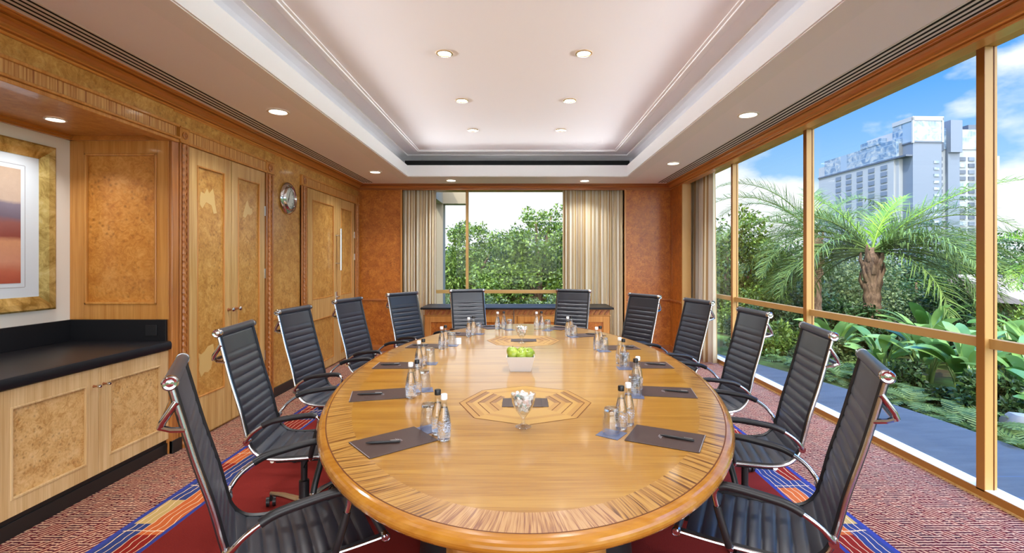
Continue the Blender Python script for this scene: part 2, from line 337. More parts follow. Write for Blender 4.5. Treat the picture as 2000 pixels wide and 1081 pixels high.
# ------------------------------------------------------------ mesh helpers
class MB:
    def __init__(s): s.v = []; s.f = []; s.uv = None; s.mi = []; s.cur = 0
    def add(s, vs, fs):
        o = len(s.v); s.v += [tuple(v) for v in vs]; s.f += [tuple(i+o for i in f) for f in fs]; s.mi += [s.cur]*len(fs); return s
    def box(s, x0, x1, y0, y1, z0, z1):
        x0, x1 = sorted((x0, x1)); y0, y1 = sorted((y0, y1)); z0, z1 = sorted((z0, z1))
        v = [(x0, y0, z0), (x1, y0, z0), (x1, y1, z0), (x0, y1, z0), (x0, y0, z1), (x1, y0, z1), (x1, y1, z1), (x0, y1, z1)]
        return s.add(v, [(0, 3, 2, 1), (4, 5, 6, 7), (0, 1, 5, 4), (1, 2, 6, 5), (2, 3, 7, 6), (3, 0, 4, 7)])
    def quad(s, a, b, c, d): return s.add([a, b, c, d], [(0, 1, 2, 3)])
    def prism(s, poly, axis, t0, t1):
        """poly = 2D points; axis = extrusion axis; the other two axes in order"""
        n = len(poly); oth = [i for i in range(3) if i != axis]
        def P(p, t):
            q = [0, 0, 0]; q[oth[0]] = p[0]; q[oth[1]] = p[1]; q[axis] = t; return tuple(q)
        vs = [P(p, t0) for p in poly]+[P(p, t1) for p in poly]
        fs = [(i, (i+1) % n, n+(i+1) % n, n+i) for i in range(n)]+[tuple(range(n))[::-1], tuple(range(n, 2*n))]
        return s.add(vs, fs)
    def tube(s, pts, r, n=10, cap=True, closed=False, flat=1.0, up=None):
        pts = [Vector(p) for p in pts]; m = len(pts); rs = r if isinstance(r, (list, tuple)) else [r]*m
        vs = []; prev = None
        for i, p in enumerate(pts):
            a = pts[(i-1) % m] if (closed or i > 0) else p; b = pts[(i+1) % m] if (closed or i < m-1) else p
            t = (b-a).normalized()
            if prev is None:
                ref = Vector(up) if up else (Vector((0, 0, 1)) if abs(t.z) < .9 else Vector((1, 0, 0)))
                u = (ref - t*ref.dot(t)).normalized()
            else: u = (prev - t*prev.dot(t)).normalized()
            prev = u; w = t.cross(u)
            for k in range(n):
                th = 2*PI*k/n; vs.append(p + u*(math.cos(th)*rs[i]*flat) + w*(math.sin(th)*rs[i]))
        fs = []
        for i in range(m if closed else m-1):
            j = (i+1) % m
            for k in range(n): fs.append((i*n+k, i*n+(k+1) % n, j*n+(k+1) % n, j*n+k))
        if cap and not closed: fs += [tuple(range(n))[::-1], tuple(range((m-1)*n, m*n))]
        return s.add(vs, fs)
    def lathe(s, prof, c=(0, 0, 0), n=24, axis=2, cap=True, mod=None):
        vs = []
        for (r, h) in prof:
            for k in range(n):
                th = 2*PI*k/n; rr = r*(mod(th, h) if mod else 1); q = [0, 0, 0]
                a, b = [i for i in range(3) if i != axis]
                q[a] = c[a]+rr*math.cos(th); q[b] = c[b]+rr*math.sin(th); q[axis] = c[axis]+h; vs.append(tuple(q))
        m = len(prof); fs = [(i*n+k, i*n+(k+1) % n, (i+1)*n+(k+1) % n, (i+1)*n+k) for i in range(m-1) for k in range(n)]
        if cap: fs += [tuple(range(n))[::-1], tuple(range((m-1)*n, m*n))]
        return s.add(vs, fs)
    def cyl(s, a, b, r, n=16): return s.tube([a, b], r, n)
    def build(s, name, m, parent=None, smooth=False, bevel=0, mats=None, uv=None, solid=0, loc=None, rot=None):
        me = bpy.data.meshes.new(name); me.from_pydata(s.v, [], s.f); me.validate()
        for x in (mats or [m]): me.materials.append(x)
        if mats: me.polygons.foreach_set('material_index', s.mi[:len(me.polygons)])
        if uv is not None:
            ul = me.uv_layers.new(name='UVMap')
            for lp in me.loops: ul.data[lp.index].uv = uv[lp.vertex_index]
        if smooth:
            me.polygons.foreach_set('use_smooth', [True]*len(me.polygons)); me.set_sharp_from_angle(angle=math.radians(38))
        o = bpy.data.objects.new(name, me); COL.objects.link(o)
        if bevel:
            b = o.modifiers.new('bev', 'BEVEL'); b.width = bevel; b.segments = 2; b.limit_method = 'ANGLE'; b.angle_limit = math.radians(40)
        if solid:
            b = o.modifiers.new('sol', 'SOLIDIFY'); b.thickness = solid; b.offset = 0
        if parent: o.parent = parent
        if loc: o.location = loc
        if rot: o.rotation_euler = rot
        return o
def fixn(o):
    import bmesh
    bm = bmesh.new(); bm.from_mesh(o.data); bmesh.ops.recalc_face_normals(bm, faces=bm.faces); bm.to_mesh(o.data); bm.free(); return o
def tag(o, label=None, cat=None, group=None, kind=None):
    if label: o['label'] = label
    if cat: o['category'] = cat
    if group: o['group'] = group
    if kind: o['kind'] = kind
    return o
def empty(name, loc=(0, 0, 0), rz=0, label=None, cat=None, group=None, kind=None):
    o = bpy.data.objects.new(name, None); COL.objects.link(o); o.location = loc; o.rotation_euler = (0, 0, rz); o.empty_display_size = .1
    return tag(o, label, cat, group, kind)
def children(o): return [c for c in bpy.data.objects if c.parent == o]
def copy_tree(o, kids, parent=None):
    c = o.copy(); COL.objects.link(c)
    if parent: c.parent = parent
    for ch in kids.get(o.name, []): copy_tree(ch, kids, c)
    return c
def kid_map(root):
    d = {}
    def rec(o):
        ks = [c for c in bpy.data.objects if c.parent == o]
        d[o.name] = ks
        for k in ks: rec(k)
    rec(root); return d
def struct(mb, name, m, **k):
    o = mb.build(name, m, **k); o['kind'] = 'structure'; return o
def catmull(pts, n=6):
    P = [np.array(p, float) for p in pts]; P = [2*P[0]-P[1]]+P+[2*P[-1]-P[-2]]; out = []
    for i in range(1, len(P)-2):
        for k in range(n):
            t = k/n; a, b, c, d = P[i-1:i+3]
            out.append(.5*((2*b)+(-a+c)*t+(2*a-5*b+4*c-d)*t*t+(-a+3*b-3*c+d)*t**3))
    out.append(P[-2]); return [tuple(x) for x in out]

# ------------------------------------------------------------ room constants (metres; camera over x=0,y=0)
XL, XR, YB, YN = -2.697, 2.45, 7.94, -2.6
XW, XG = 2.854, 2.93                      # window frame inner and outer faces
ZC, ZCB, ZU = 2.743, 2.66, 3.12           # flat ceiling, cornice bottom, raised ceiling
NX, NY = -3.45, 3.68                      # back and far end of the cupboard niche
NY0 = -.4

# floor
struct(MB().box(-3.6, XW+.01, YN-.1, 8.3, -.12, 0), 'floor', M['carpet'])
# ---- left wall (with niche)
mb = MB()
mb.box(XL-.12, XL, NY+.02, 8.3, 0, 2.95)
mb.box(XL-.12, XL, NY0, NY+.02, 2.43, 2.95)
mb.box(XL-.12, XL, YN, NY0, 0, 2.95)
struct(mb, 'wall_left', M['burl'])
struct(MB().box(NX-.1, NX, NY0, NY+.1, .8, 2.6), 'wall_niche', M['cream_wall'])
struct(MB().box(NX, XL, NY0-.1, NY0, .0, 2.6), 'wall_niche_near', M['burl_niche'])
struct(MB().box(NX, XL-.0, NY0, NY, 2.43, 2.47), 'ceiling_niche', M['oak_amber'])
# niche crown and end panel
mb = MB(); mb.box(NX, NX+.03, NY0, NY, 2.395, 2.43); mb.box(NX+.03, NX+.045, NY0, NY, 2.41, 2.43)
mb.box(NX, XL-.06, NY-.03, NY, 2.395, 2.43); struct(mb, 'trim_1', M['cherry'])
ep = empty('end_panel', (NX, NY, 1.03), 0, 'amber burl panel closing the far end of the cupboard niche above the black worktop', 'panel')
W_ = XL-NX
mb = MB(); mb.box(0, W_, .012, .04, 0, 1.375); mb.build('panel_board', M['burl_niche'], ep)
mb = MB()
mb.box(0, .11, -.006, .012, 0, 1.375); mb.box(W_-.09, W_+.0, -.006, .012, 0, 1.375); mb.box(.11, W_-.09, -.006, .012, 0, .115); mb.box(.11, W_-.09, -.006, .012, 1.27, 1.375)
mb.build('frame', M['oak_amber'], ep, bevel=.002)
mb = MB()
for a, b in ((0, .018),):
    x0, x1, z0, z1 = .11, W_-.09, .115, 1.27
    mb.box(x0, x0+.018, -.012, .012, z0, z1); mb.box(x1-.018, x1, -.012, .012, z0, z1); mb.box(x0, x1, -.012, .012, z0, z0+.018); mb.box(x0, x1, -.012, .012, z1-.018, z1)
mb.build('moulding', M['oak_amber'], ep, bevel=.005)
# upright at the mouth of the niche
struct(MB().box(XL-.1, XL+.025, NY, NY+.07, 0, 2.43), 'trim_2', M['cherry_z'], bevel=.004)

def uvbox_strip(name, mats, y0, y1, z0, z1, x, parent, depth=.012):
    """strip on the left wall whose veneer stripes stand upright"""
    v = [(x, y0, z0), (x, y1, z0), (x, y1, z1), (x, y0, z1)]
    m = MB(); m.add(v+[(x-depth, *p[1:]) for p in v], [(0, 1, 2, 3), (4, 7, 6, 5), (0, 4, 5, 1), (1, 5, 6, 2), (2, 6, 7, 3), (3, 7, 4, 0)])
    uv = [(p[1], p[2]*.4) for p in m.v]
    return m.build(name, mats, parent, uv=uv)
# header frieze over the niche
fr = empty('niche_frieze', (0, 0, 0), 0, 'zebra veneer frieze with moulded lips running over the cupboard niche', 'frieze')
uvbox_strip('veneer_band', M['zebra_wall'], NY0, NY+.03, 2.435, 2.515, XL+.035, fr, .04)
mb = MB()
mb.box(XL, XL+.05, NY0, NY+.05, 2.515, 2.535); mb.box(XL, XL+.06, NY0, NY+.05, 2.42, 2.437); mb.box(XL-.06, XL+.045, NY0, NY+.05, 2.395, 2.42)
mb.build('moulding', M['oak_amber'], fr, bevel=.004)

# cornice (profile swept along three walls) ------------------------------------------------
prof = [(0, -.006), (.010, -.006), (.016, -.001), (.016, .007), (.003, .009), (.003, .014), (.028, .016), (.034, .022), (.034, .028), (.028, .031), (.036, .042), (.056, .056), (.084, .062), (.072, .063), (.072, .069), (.102, .069), (.110, .073), (.110, .078), (.128, .078), (.132, .083), (0, .083)]
prof_l = [(XL+p[0], ZCB+p[1]) for p in prof]
mb = MB(); mb.prism(prof_l, 1, YN, YB); struct(mb, 'trim_3', M['cherry'])
mb = MB(); mb.prism([(XR-p[0]*.82, ZCB+p[1]) for p in prof][::-1], 1, YN, YB); mb.box(XR-.0, XR+.1, YN, YB, ZCB-.0, 2.95); struct(mb, 'trim_4', M['cherry'])
mb = MB(); mb.prism([(YB-p[0], ZCB+p[1]) for p in prof], 0, XL, XR); struct(mb, 'trim_5', M['cherry_x'])

# ---- ceiling -----------------------------------------------------------------------------
TL, TR, TF, TN = -1.697, 1.565, 7.14, -.6     # tray opening
mb = MB()
mb.box(-3.5, TL, YN, 8.3, ZC, ZC+.02); mb.box(TR, XR+.1, YN, 8.3, ZC, ZC+.02)
mb.box(TL, TR, TF, 8.3, ZC, ZC+.02); mb.box(TL, TR, YN, TN, ZC, ZC+.02)
struct(mb, 'ceiling', M['plaster'])
Z2 = 2.906
mb = MB(); t = .03
mb.box(TL-t, TL, TN-t, TF+t, ZC, Z2); mb.box(TR, TR+t, TN-t, TF+t, ZC, Z2); mb.box(TL, TR, TF, TF+t, ZC, Z2); mb.box(TL, TR, TN-t, TN, ZC, Z2)
# small step mouldings at the foot of the lip and on the ceiling around it
for k, (o_, h) in enumerate(((.012, .012), (.022, .006))):
    mb.box(TL, TL+o_*.5, TN, TF, ZC-.002*k, ZC+h+.01); mb.box(TR-o_*.5, TR, TN, TF, ZC-.002*k, ZC+h+.01); mb.box(TL, TR, TF-o_*.5, TF, ZC-.002*k, ZC+h+.01)
w = .16
mb.box(TL-w, TL, TN, TF+w, ZC-.008, ZC); mb.box(TR, TR+w, TN, TF+w, ZC-.008, ZC); mb.box(TL, TR, TF, TF+w, ZC-.008, ZC)
struct(mb, 'trim_6', M['lip'])
# raised ceiling: flat + step + cove down to the hidden ledge
UL, UR, UF, UN = -1.755, 1.615, 7.38, -.66
mb = MB(); mb.box(UL, UR, UN, UF, ZU, ZU+.02)
def cove(mb, a, b, inward):
    """a,b = 2D corners of the ceiling edge, inward = outward unit dir (away from centre)"""
    pr = [(0, ZU-.02), (0, ZU), (-.0, ZU)]
    pts = [(0.0, ZU-.018)]+[(.30*math.sin(th), ZU-.018-.24*(1-math.cos(th))) for th in np.linspace(.15, PI/2, 8)]
    for (o0, z0), (o1, z1) in zip(pts[:-1], pts[1:]):
        mb.add([(a[0]+inward[0]*o0+ea[0]*o0, a[1]+inward[1]*o0+ea[1]*o0, z0), (b[0]+inward[0]*o0+eb[0]*o0, b[1]+inward[1]*o0+eb[1]*o0, z0),
                (b[0]+inward[0]*o1+eb[0]*o1, b[1]+inward[1]*o1+eb[1]*o1, z1), (a[0]+inward[0]*o1+ea[0]*o1, a[1]+inward[1]*o1+ea[1]*o1, z1)], [(0, 1, 2, 3)])
ea, eb = (0, -1), (0, 1); cove(mb, (UL, UN), (UL, UF), (-1, 0)); cove(mb, (UR, UN), (UR, UF), (1, 0))
ea, eb = (-1, 0), (1, 0); cove(mb, (UL, UF), (UR, UF), (0, 1)); cove(mb, (UL, UN), (UR, UN), (0, -1))
for (x0, x1, y0, y1) in ((UL-.004, UL+.004, UN, UF), (UR-.004, UR+.004, UN, UF), (UL, UR, UF-.004, UF+.004), (UL, UR, UN-.004, UN+.004)): mb.box(x0, x1, y0, y1, ZU-.018, ZU+.002)
struct(mb, 'ceiling_raised', M['plaster'])
mb = MB(); q = .02
for (x0, x1, y0, y1) in ((UL-.32, UL-.3, UN-.3, UF+.3), (UR+.3, UR+.32, UN-.3, UF+.3), (UL-.32, UR+.32, UF+.3, UF+.32), (UL-.32, UR+.32, UN-.32, UN-.3)):
    mb.box(x0, x1, y0, y1, ZC+.02, ZU-.2)
struct(mb, 'wall_cove', M['plaster'])
# black board painting in the cavity's shade at the far end of the recess
struct(MB().box(UL-.05, UR+.05, UF+.05, UF+.08, ZC+.02, 3.035), 'trim_7', M['black_void'])
# moulding on the raised ceiling
mb = MB()
ML, MR, MF, MN = -1.55, 1.41, 7.1, -.45
for (x0, x1, y0, y1) in ((ML-.045, ML+.045, MN, MF+.045), (MR-.045, MR+.045, MN, MF+.045), (ML, MR, MF-.03, MF+.03), (ML, MR, MN-.03, MN+.03)):
    mb.box(x0, x1, y0, y1, ZU-.01, ZU)
for (x0, x1, y0, y1) in ((ML-.028, ML+.02, MN, MF+.025), (MR-.02, MR+.028, MN, MF+.025), (ML, MR, MF-.015, MF+.015), (ML, MR, MN-.015, MN+.015)):
    mb.box(x0, x1, y0, y1, ZU-.022, ZU-.008)
struct(mb, 'trim_8', M['lip'], bevel=.004)
# roof slab keeps the sky out
struct(MB().box(-3.6, XG+.15, YN-.1, 8.45, 3.16, 3.4), 'roof', M['limestone'])
struct(MB().box(XG-.03, XG+.15, YN, 8.45, 2.96, 3.2), 'wall_right_head', M['limestone'])
struct(MB().box(XR+.02, XG, YN, 8.3, 2.95, 2.99), 'ceiling_pocket', M['plaster'])
# slot diffusers
def diffuser(xs, name, label, y1):
    d = empty(name, (0, 0, 0), 0, label, 'air diffuser')
    x0, x1 = min(xs)-.018, max(xs)+.018
    m_ = MB(); m_.box(x0, x1, YN+.1, y1, ZC-.0012, ZC+.012); m_.build('slots', M['black_void'], d)
    m_ = MB(); e = sorted(xs); ed = [x0]+[(a+b)/2 for a, b in zip(e[:-1], e[1:])]+[x1]
    for i, c in enumerate(ed):
        h = .0105 if 0 < i < len(ed)-1 else .007
        m_.box(c-h, c+h, YN+.1, y1, ZC-.0024, ZC)
    m_.build('bars', M['slotbar'], d)
diffuser([-2.397, -2.437, -2.477, -2.517], 'slot_diffuser', 'long linear slot diffuser in the ceiling beside the cornice of the cupboard wall', 7.72)
diffuser([2.195, 2.238, 2.281, 2.322], 'slot_diffuser', 'long linear slot diffuser in the ceiling beside the cornice over the tall windows', 7.72)

# downlights
def downlight(x, y, z, r, name, label, group, glow=M['lamp_glow'], ring=M['lamp_ring'], power=LAMP_W, size=None, spread=118):
    d = empty(name, (x, y, z), 0, label, 'ceiling light', group)
    m_ = MB(); m_.lathe([(r, -.001), (r, -.007), (r*.82, -.009), (r*.76, -.001)], n=28, cap=False); m_.build('ring', ring, d, smooth=True)
    m_ = MB(); m_.lathe([(r*.78, -.0015), (r*.6, -.003), (r*.02, -.004)], n=24, cap=True); m_.build('lamp', glow, d, smooth=True)
    ld = bpy.data.lights.new('downlight_lamp', 'AREA'); ld.shape = 'DISK'; ld.size = size or r*1.5; ld.energy = power; ld.color = (.97, .98, 1); ld.spread = math.radians(spread)
    lo = bpy.data.objects.new('downlight_lamp', ld); COL.objects.link(lo); lo.parent = d; lo.location = (0, 0, -.012)
    return d
# added luminaires on the hidden ledge, put in to brighten the raised ceiling
def added_cove_light(x0, y0, x1, y1, nx_, ny_, lab, w_):
    r = empty('added_cove_light', ((x0+x1)/2, (y0+y1)/2, 2.86), 0, lab, 'added cove light', 'added luminaires brightening the raised ceiling')
    L_ = math.hypot(x1-x0, y1-y0); hx_, hy_ = abs(x1-x0)/2+.02*abs(nx_), abs(y1-y0)/2+.02*abs(ny_)
    m_ = MB(); m_.box(-max(hx_, .03), max(hx_, .03), -max(hy_, .03), max(hy_, .03), -.097, -.02); m_.build('housing', M['slotbar'], r)
    ld = bpy.data.lights.new('added_cove_lamp', 'AREA'); ld.shape = 'RECTANGLE'; ld.size = L_; ld.size_y = .05; ld.energy = w_; ld.color = (.95, .98, 1); ld.spread = math.radians(38)
    lo = bpy.data.objects.new('added_cove_lamp', ld); COL.objects.link(lo); lo.parent = r
    d_ = Vector((nx_, ny_, .09)).normalized(); z_ = -d_; xa = Vector((ny_, -nx_, 0)).normalized(); ya = z_.cross(xa)
    lo.matrix_local = Matrix.Translation((nx_*.0, ny_*.0, .055)) @ Matrix((xa, ya, z_)).transposed().to_4x4()
for (a, b, c, d, n1_, n2_, lb, k_) in ((-1.86, -.4, -1.86, 7.1, 1, 0, 'along the cupboard side of the recess', 1), (1.73, -.4, 1.73, 7.1, -1, 0, 'along the window side of the recess', 1),
                               (-1.5, 7.29, 1.4, 7.29, 0, -1, 'across the far end of the recess', .2), (-1.5, -.74, 1.4, -.74, 0, 1, 'across the near end of the recess', .4)):
    added_cove_light(a, b, c, d, n1_, n2_, 'added slim cove luminaire brightening the raised ceiling, '+lb, ADDED_COVE_W*k_)
G1 = 'small downlights in the raised ceiling'
nm = {0: 'raised ceiling pair over the fruit bowl', 1: 'raised ceiling pair over the second octagon', 2: 'raised ceiling pair by the far recess edge'}
for i, y in enumerate((3.80, 4.91, 6.01)):
    for x, sd_ in ((-.61, 'cupboard side'), (.49, 'window side')):
        downlight(x, y, ZU, .066, 'recessed_downlight', f'gilt ringed downlight, {sd_} of the {nm[i]}', G1, ring=M['lamp_ring_gold'])
for y in (2.70, .5):
    for x, sd_ in ((-.61, 'cupboard side'), (.49, 'window side')):
        downlight(x, y, ZU, .066, 'recessed_downlight', f'gilt ringed downlight {"over the near table end" if y > 1 else "behind the near table end"}, {sd_}', G1, ring=M['lamp_ring_gold'])
G2 = 'wide downlights in the lower ceiling border'
for x, y, lb in ((-2.06, 4.07, 'above the clock side, beside the white tray edge'), (-2.07, 6.80, 'before the double entrance doors'),
                 (-1.10, 7.50, 'above the far curtain on the cupboard side'), (.985, 7.53, 'above the far curtain on the window side'),
                 (1.955, 4.155, 'beside the tall windows, over the middle chairs'), (1.952, 6.2, 'beside the tall windows, over the far chairs'),
                 (-2.06, 1.34, 'over the black worktop chairs'), (1.955, 1.4, 'by the tall windows overhead'), (-2.06, -1.4, 'behind the viewer by the cupboards'), (1.955, -1.4, 'behind the viewer by the windows')):
    downlight(x, y, ZC, .088, 'wide_downlight', 'wide white downlight '+lb, G2)
downlight(-3.13, 3.23, 2.43, .06, 'niche_downlight', 'small bright downlight set in the timber soffit of the niche', None, power=2.2)
downlight(-3.13, 1.5, 2.43, .06, 'niche_downlight', 'second downlight in the niche soffit, further along the picture', None, power=2.2)

# ---- far wall and its window --------------------------------------------------------------
WX0, WX1 = -1.968, 1.69
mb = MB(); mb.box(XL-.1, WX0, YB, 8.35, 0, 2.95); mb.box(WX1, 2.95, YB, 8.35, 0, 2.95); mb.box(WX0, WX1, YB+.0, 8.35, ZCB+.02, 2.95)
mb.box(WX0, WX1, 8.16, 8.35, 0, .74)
struct(mb, 'wall_back', M['burl_lamp_tint'])
mb = MB()
for x0, x1 in ((WX0-.03, WX0), (WX1, WX1+.03)): mb.box(x0, x1, YB-.02, YB+.22, 0, ZCB)
struct(mb, 'trim_9', M['oak_amber'], bevel=.004)
mb = MB()
for a, b in ((XL, WX0-.03), (WX1+.03, XR)):
    mb.box(a, b, YB-.018, YB, .83, .862); mb.box(a, b, YB-.026, YB, .838, .854)
mb.box(XR-.018, XR, 7.36, YB, .83, .862); mb.box(XR-.026, XR, 7.36, YB, .838, .854)
struct(mb, 'trim_10', M['cherry_x'], bevel=.003)
mb = MB()
mb.box(XL, WX0-.03, YB-.02, YB, 0, .1); mb.box(WX1+.03, XR, YB-.02, YB, 0, .1); mb.box(XR-.02, XR, 7.36, YB, 0, .1)
struct(mb, 'baseboard_back', M['cherry_x'])
# right wall stub between far corner and the windows
struct(MB().box(XR, XR+.12, 7.36, YB, 0, ZCB), 'wall_right', M['burl_lamp_tint'])
struct(MB().box(XR-.005, XR+.13, 7.33, 7.36, 0, ZCB), 'trim_11', M['frame'], bevel=.002)
mb = MB(); mb.box(XR-.004, XR, YB-.11, YB-.1, .1, ZCB); struct(mb, 'trim_12', M['cherry_z'])

def window_unit(name, horiz, axis_lo, axis_hi, mull, z0, z1, zr, inner, outer, fm, fin, extra=None):
    """horiz 'x' (far window) or 'y' (side windows). frame + rail + mullions + panes"""
    w_ = empty(name, (0, 0, 0)); w_['kind'] = 'structure'
    def bx(m_, a0, a1, b0, b1, z0_, z1_):
        if horiz == 'x': m_.box(a0, a1, b0, b1, z0_, z1_)
        else: m_.box(b0, b1, a0, a1, z0_, z1_)
    fr_ = MB(); bx(fr_, axis_lo, axis_hi, inner, outer, z1, z1+.16)
    for c in mull: bx(fr_, c[0], c[1], inner, outer, z0, z1)
    bx(fr_, axis_lo, axis_hi, inner+(outer-inner)*.35, outer, zr-.06, zr)
    o = fr_.build('frame', fm, w_, bevel=.0015)
    g_ = MB(); bx(g_, axis_lo, axis_hi, outer-.008, outer-.004, z0, z1); g_.build('glass', M['glass'], w_)
    return w_
# side windows : bottom rail brown inner face, white track on top
wm = [(2.965, 3.02), (4.82, 4.875), (6.51, 6.56), (1.15, 1.205), (-.65, -.595), (-2.45, -2.4), (8.2, 8.26)]
# mullion near edge is at the first number; the room side face spans the pair
win = window_unit('window_1', 'y', YN, 8.25, wm, .061, 2.80, .995, XW, XG, M['frame'], M['frame_in'])
mb = MB(); mb.box(XW-.004, XW, YN, 8.2, 2.80, 2.95)
struct(mb, 'trim_13', M['frame'])
mb = MB()
for a, b in wm: mb.box(XW-.003, XW+.001, a, b, .05, 2.80)
mb.box(XW-.003, XW+.03, YN, 8.2, 0, .058)
mb.build('inner_facing', M['frame_in'], win)
mb = MB()
mb.box(XW+.0, XG-.024, YN, 8.2, .05, .0615); mb.box(XG-.020, XG+.03, YN, 8.2, .05, .0615)
mb.build('track', M['sill'], win)
mb = MB()
for a, b in wm: mb.box(XG-.025, XG-.018, a-.002, b, .061, 2.80)
mb.build('gasket', M['dark_line'], win)
struct(MB().box(XW-.012, XW-.003, YN, 8.2, 0, .012), 'baseboard_right', M['oak'])
# far window
window_unit('window_2', 'x', WX0, WX1, [(-.95, -.905), (.82, .865), (WX0, WX0+.05), (WX1-.05, WX1)], .74, 2.70, .995, 8.16, 8.22, M['frame'], M['frame_in'])
# wall behind the viewer, with an unseen window added to bring in daylight
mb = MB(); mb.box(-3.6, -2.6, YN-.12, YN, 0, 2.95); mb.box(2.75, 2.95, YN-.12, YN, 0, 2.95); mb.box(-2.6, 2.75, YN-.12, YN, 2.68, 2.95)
struct(mb, 'wall_near', M['burl_lamp_tint'])
window_unit('window_3_added', 'x', -2.6, 2.75, [(-1.3, -1.25), (0, .05), (1.4, 1.45)], .02, 2.6, 1.0, YN-.06, YN-.02, M['frame'], M['frame_in'])

# curtains ---------------------------------------------------------------------------------
def curtain(axis, a0, a1, c, z0, z1, folds, amp, name, label, seed=0):
    r_ = random.Random(seed); n = folds*14; m_ = MB(); uv = []; nz = 10
    ph = [r_.uniform(-.6, .6) for _ in range(folds+2)]
    s_ = 0; prev = None; rows = []
    for i in range(n+1):
        t_ = i/n; k = t_*folds; th = 2*PI*k+ph[int(k)]*(1-abs(2*(k % 1)-1))
        off = amp*math.sin(th)*(1+.3*math.sin(k*1.7)); a = a0+(a1-a0)*t_+.3*amp*math.sin(2*th)
        p = (a, off); s_ += math.dist(p, prev) if prev else 0; prev = p; rows.append((a, off, s_))
    for j in range(nz+1):
        zz = z0+(z1-z0)*j/nz; f = 1-.12*(1-j/nz)
        for (a, off, s2_) in rows:
            o_ = off*(.75+.45*(1-j/nz)); q = (a, c+o_, zz) if axis == 'x' else (c+o_, a, zz)
            m_.v.append(q); uv.append((s2_, zz))
    for j in range(nz):
        for i in range(n): m_.f.append((j*(n+1)+i, j*(n+1)+i+1, (j+1)*(n+1)+i+1, (j+1)*(n+1)+i)); m_.mi.append(0)
    o = m_.build(name, M['curtain'], None, uv=uv, smooth=True, solid=.003)
    return tag(o, label, 'curtain', 'striped curtains')
curtain('x', WX0+.004, -1.42, YB+.05, .02, ZCB-.0, 11, .034, 'curtain', 'cream and tan striped curtain gathered at far window, nearer the entrance doors', 1)
curtain('x', .68, WX1-.006, YB+.05, .02, ZCB-.0, 15, .036, 'curtain', 'wide cream striped curtain hanging at far window, nearer the tall side windows', 2)
curtain('y', 6.85, 7.85, 2.72, .02, 2.86, 6, .06, 'curtain', 'cream and white curtain gathered in the corner at the tall side windows', 3)

# ---- casings, doors on the left wall ---------------------------------------------------------
def rope(y, z0, z1, x, parent, r=.016):
    m_ = MB(); n = 10; rows = int((z1-z0)/.012)
    prof_ = [(r, z0+(z1-z0)*i/rows) for i in range(rows+1)]
    m_.lathe(prof_, c=(x, y, 0), n=n, mod=lambda th, h: 1+.22*math.sin(2*th+h*2*PI/.052))
    return m_.build('rope_moulding', M['cherry_z'], parent, smooth=True)
def panel_door(name, y0, y1, z0, z1, x, parent, panels, mats, stile=.1, part='door_leaf', th=.03):
    """raised frame + recessed burl panels, facing +X"""
    d = MB(); d.box(x-th, x-.012, y0, y1, z0, z1)
    o = d.build(part, mats[1], parent)
    f_ = MB(); f_.box(x-.012, x, y0, y0+stile, z0, z1); f_.box(x-.012, x, y1-stile, y1, z0, z1)
    zs = [z0]+[v for p in panels for v in p]+[z1]
    for a, b in zip(zs[0::2], zs[1::2]): f_.box(x-.012, x, y0+stile, y1-stile, a, b)
    f_.build('stiles', mats[0], o, bevel=.0015)
    k = MB(); t_ = .013
    for a, b in panels:
        A, Bq = y0+stile, y1-stile
        k.box(x-.012, x+.004, A, A+t_, a, b); k.box(x-.012, x+.004, Bq-t_, Bq, a, b); k.box(x-.012, x+.004, A+t_, Bq-t_, a, a+t_); k.box(x-.012, x+.004, A+t_, Bq-t_, b-t_, b)
    k.build('beading', mats[2], o, bevel=.003)
    return o
def casing(parent, y0, y1, y0i, y1i, z_top=2.535):
    """header frieze with corner blocks, jamb mouldings and twisted rope strips"""
    uvbox_strip('frieze', M['zebra_wall'], y0i, y1i, 2.425, 2.515, XL+.022, parent, .022)
    m_ = MB()
    m_.box(XL, XL+.032, y0i-.01, y1i+.01, 2.515, z_top); m_.box(XL, XL+.034, y0i-.01, y1i+.01, 2.404, 2.425)
    for a, b in ((y0, y0i), (y1i, y1)):
        m_.box(XL, XL+.03, a, b, 2.41, z_top); m_.box(XL, XL+.04, a-.004, b+.004, z_top-.012, z_top); m_.box(XL, XL+.04, a-.004, b+.004, 2.404, 2.418)
    m_.build('header', M['oak_amber'], parent, bevel=.003)
    m_ = MB()
    for a, b in ((y0, y0i), (y1i, y1)):
        w2 = b-a; m_.box(XL, XL+.016, a, b, 0, 2.404); m_.box(XL, XL+.028, a, a+w2*.18, 0, 2.404); m_.box(XL, XL+.028, b-w2*.18, b, 0, 2.404)
        c = (a+b)/2; m_.lathe([(w2*.30, 0), (w2*.30, .008), (w2*.18, .010), (w2*.16, .004), (w2*.08, .012), (.001, .013)], c=(XL+.03, c, 2.47), n=16, axis=0)
    m_.build('jamb', M['cherry_z'], parent, bevel=.002)
    for a, b in ((y0, y0i), (y1i, y1)): rope((a+b)/2, .0, 2.40, XL+.02, parent, min(.02, (b-a)*.26))
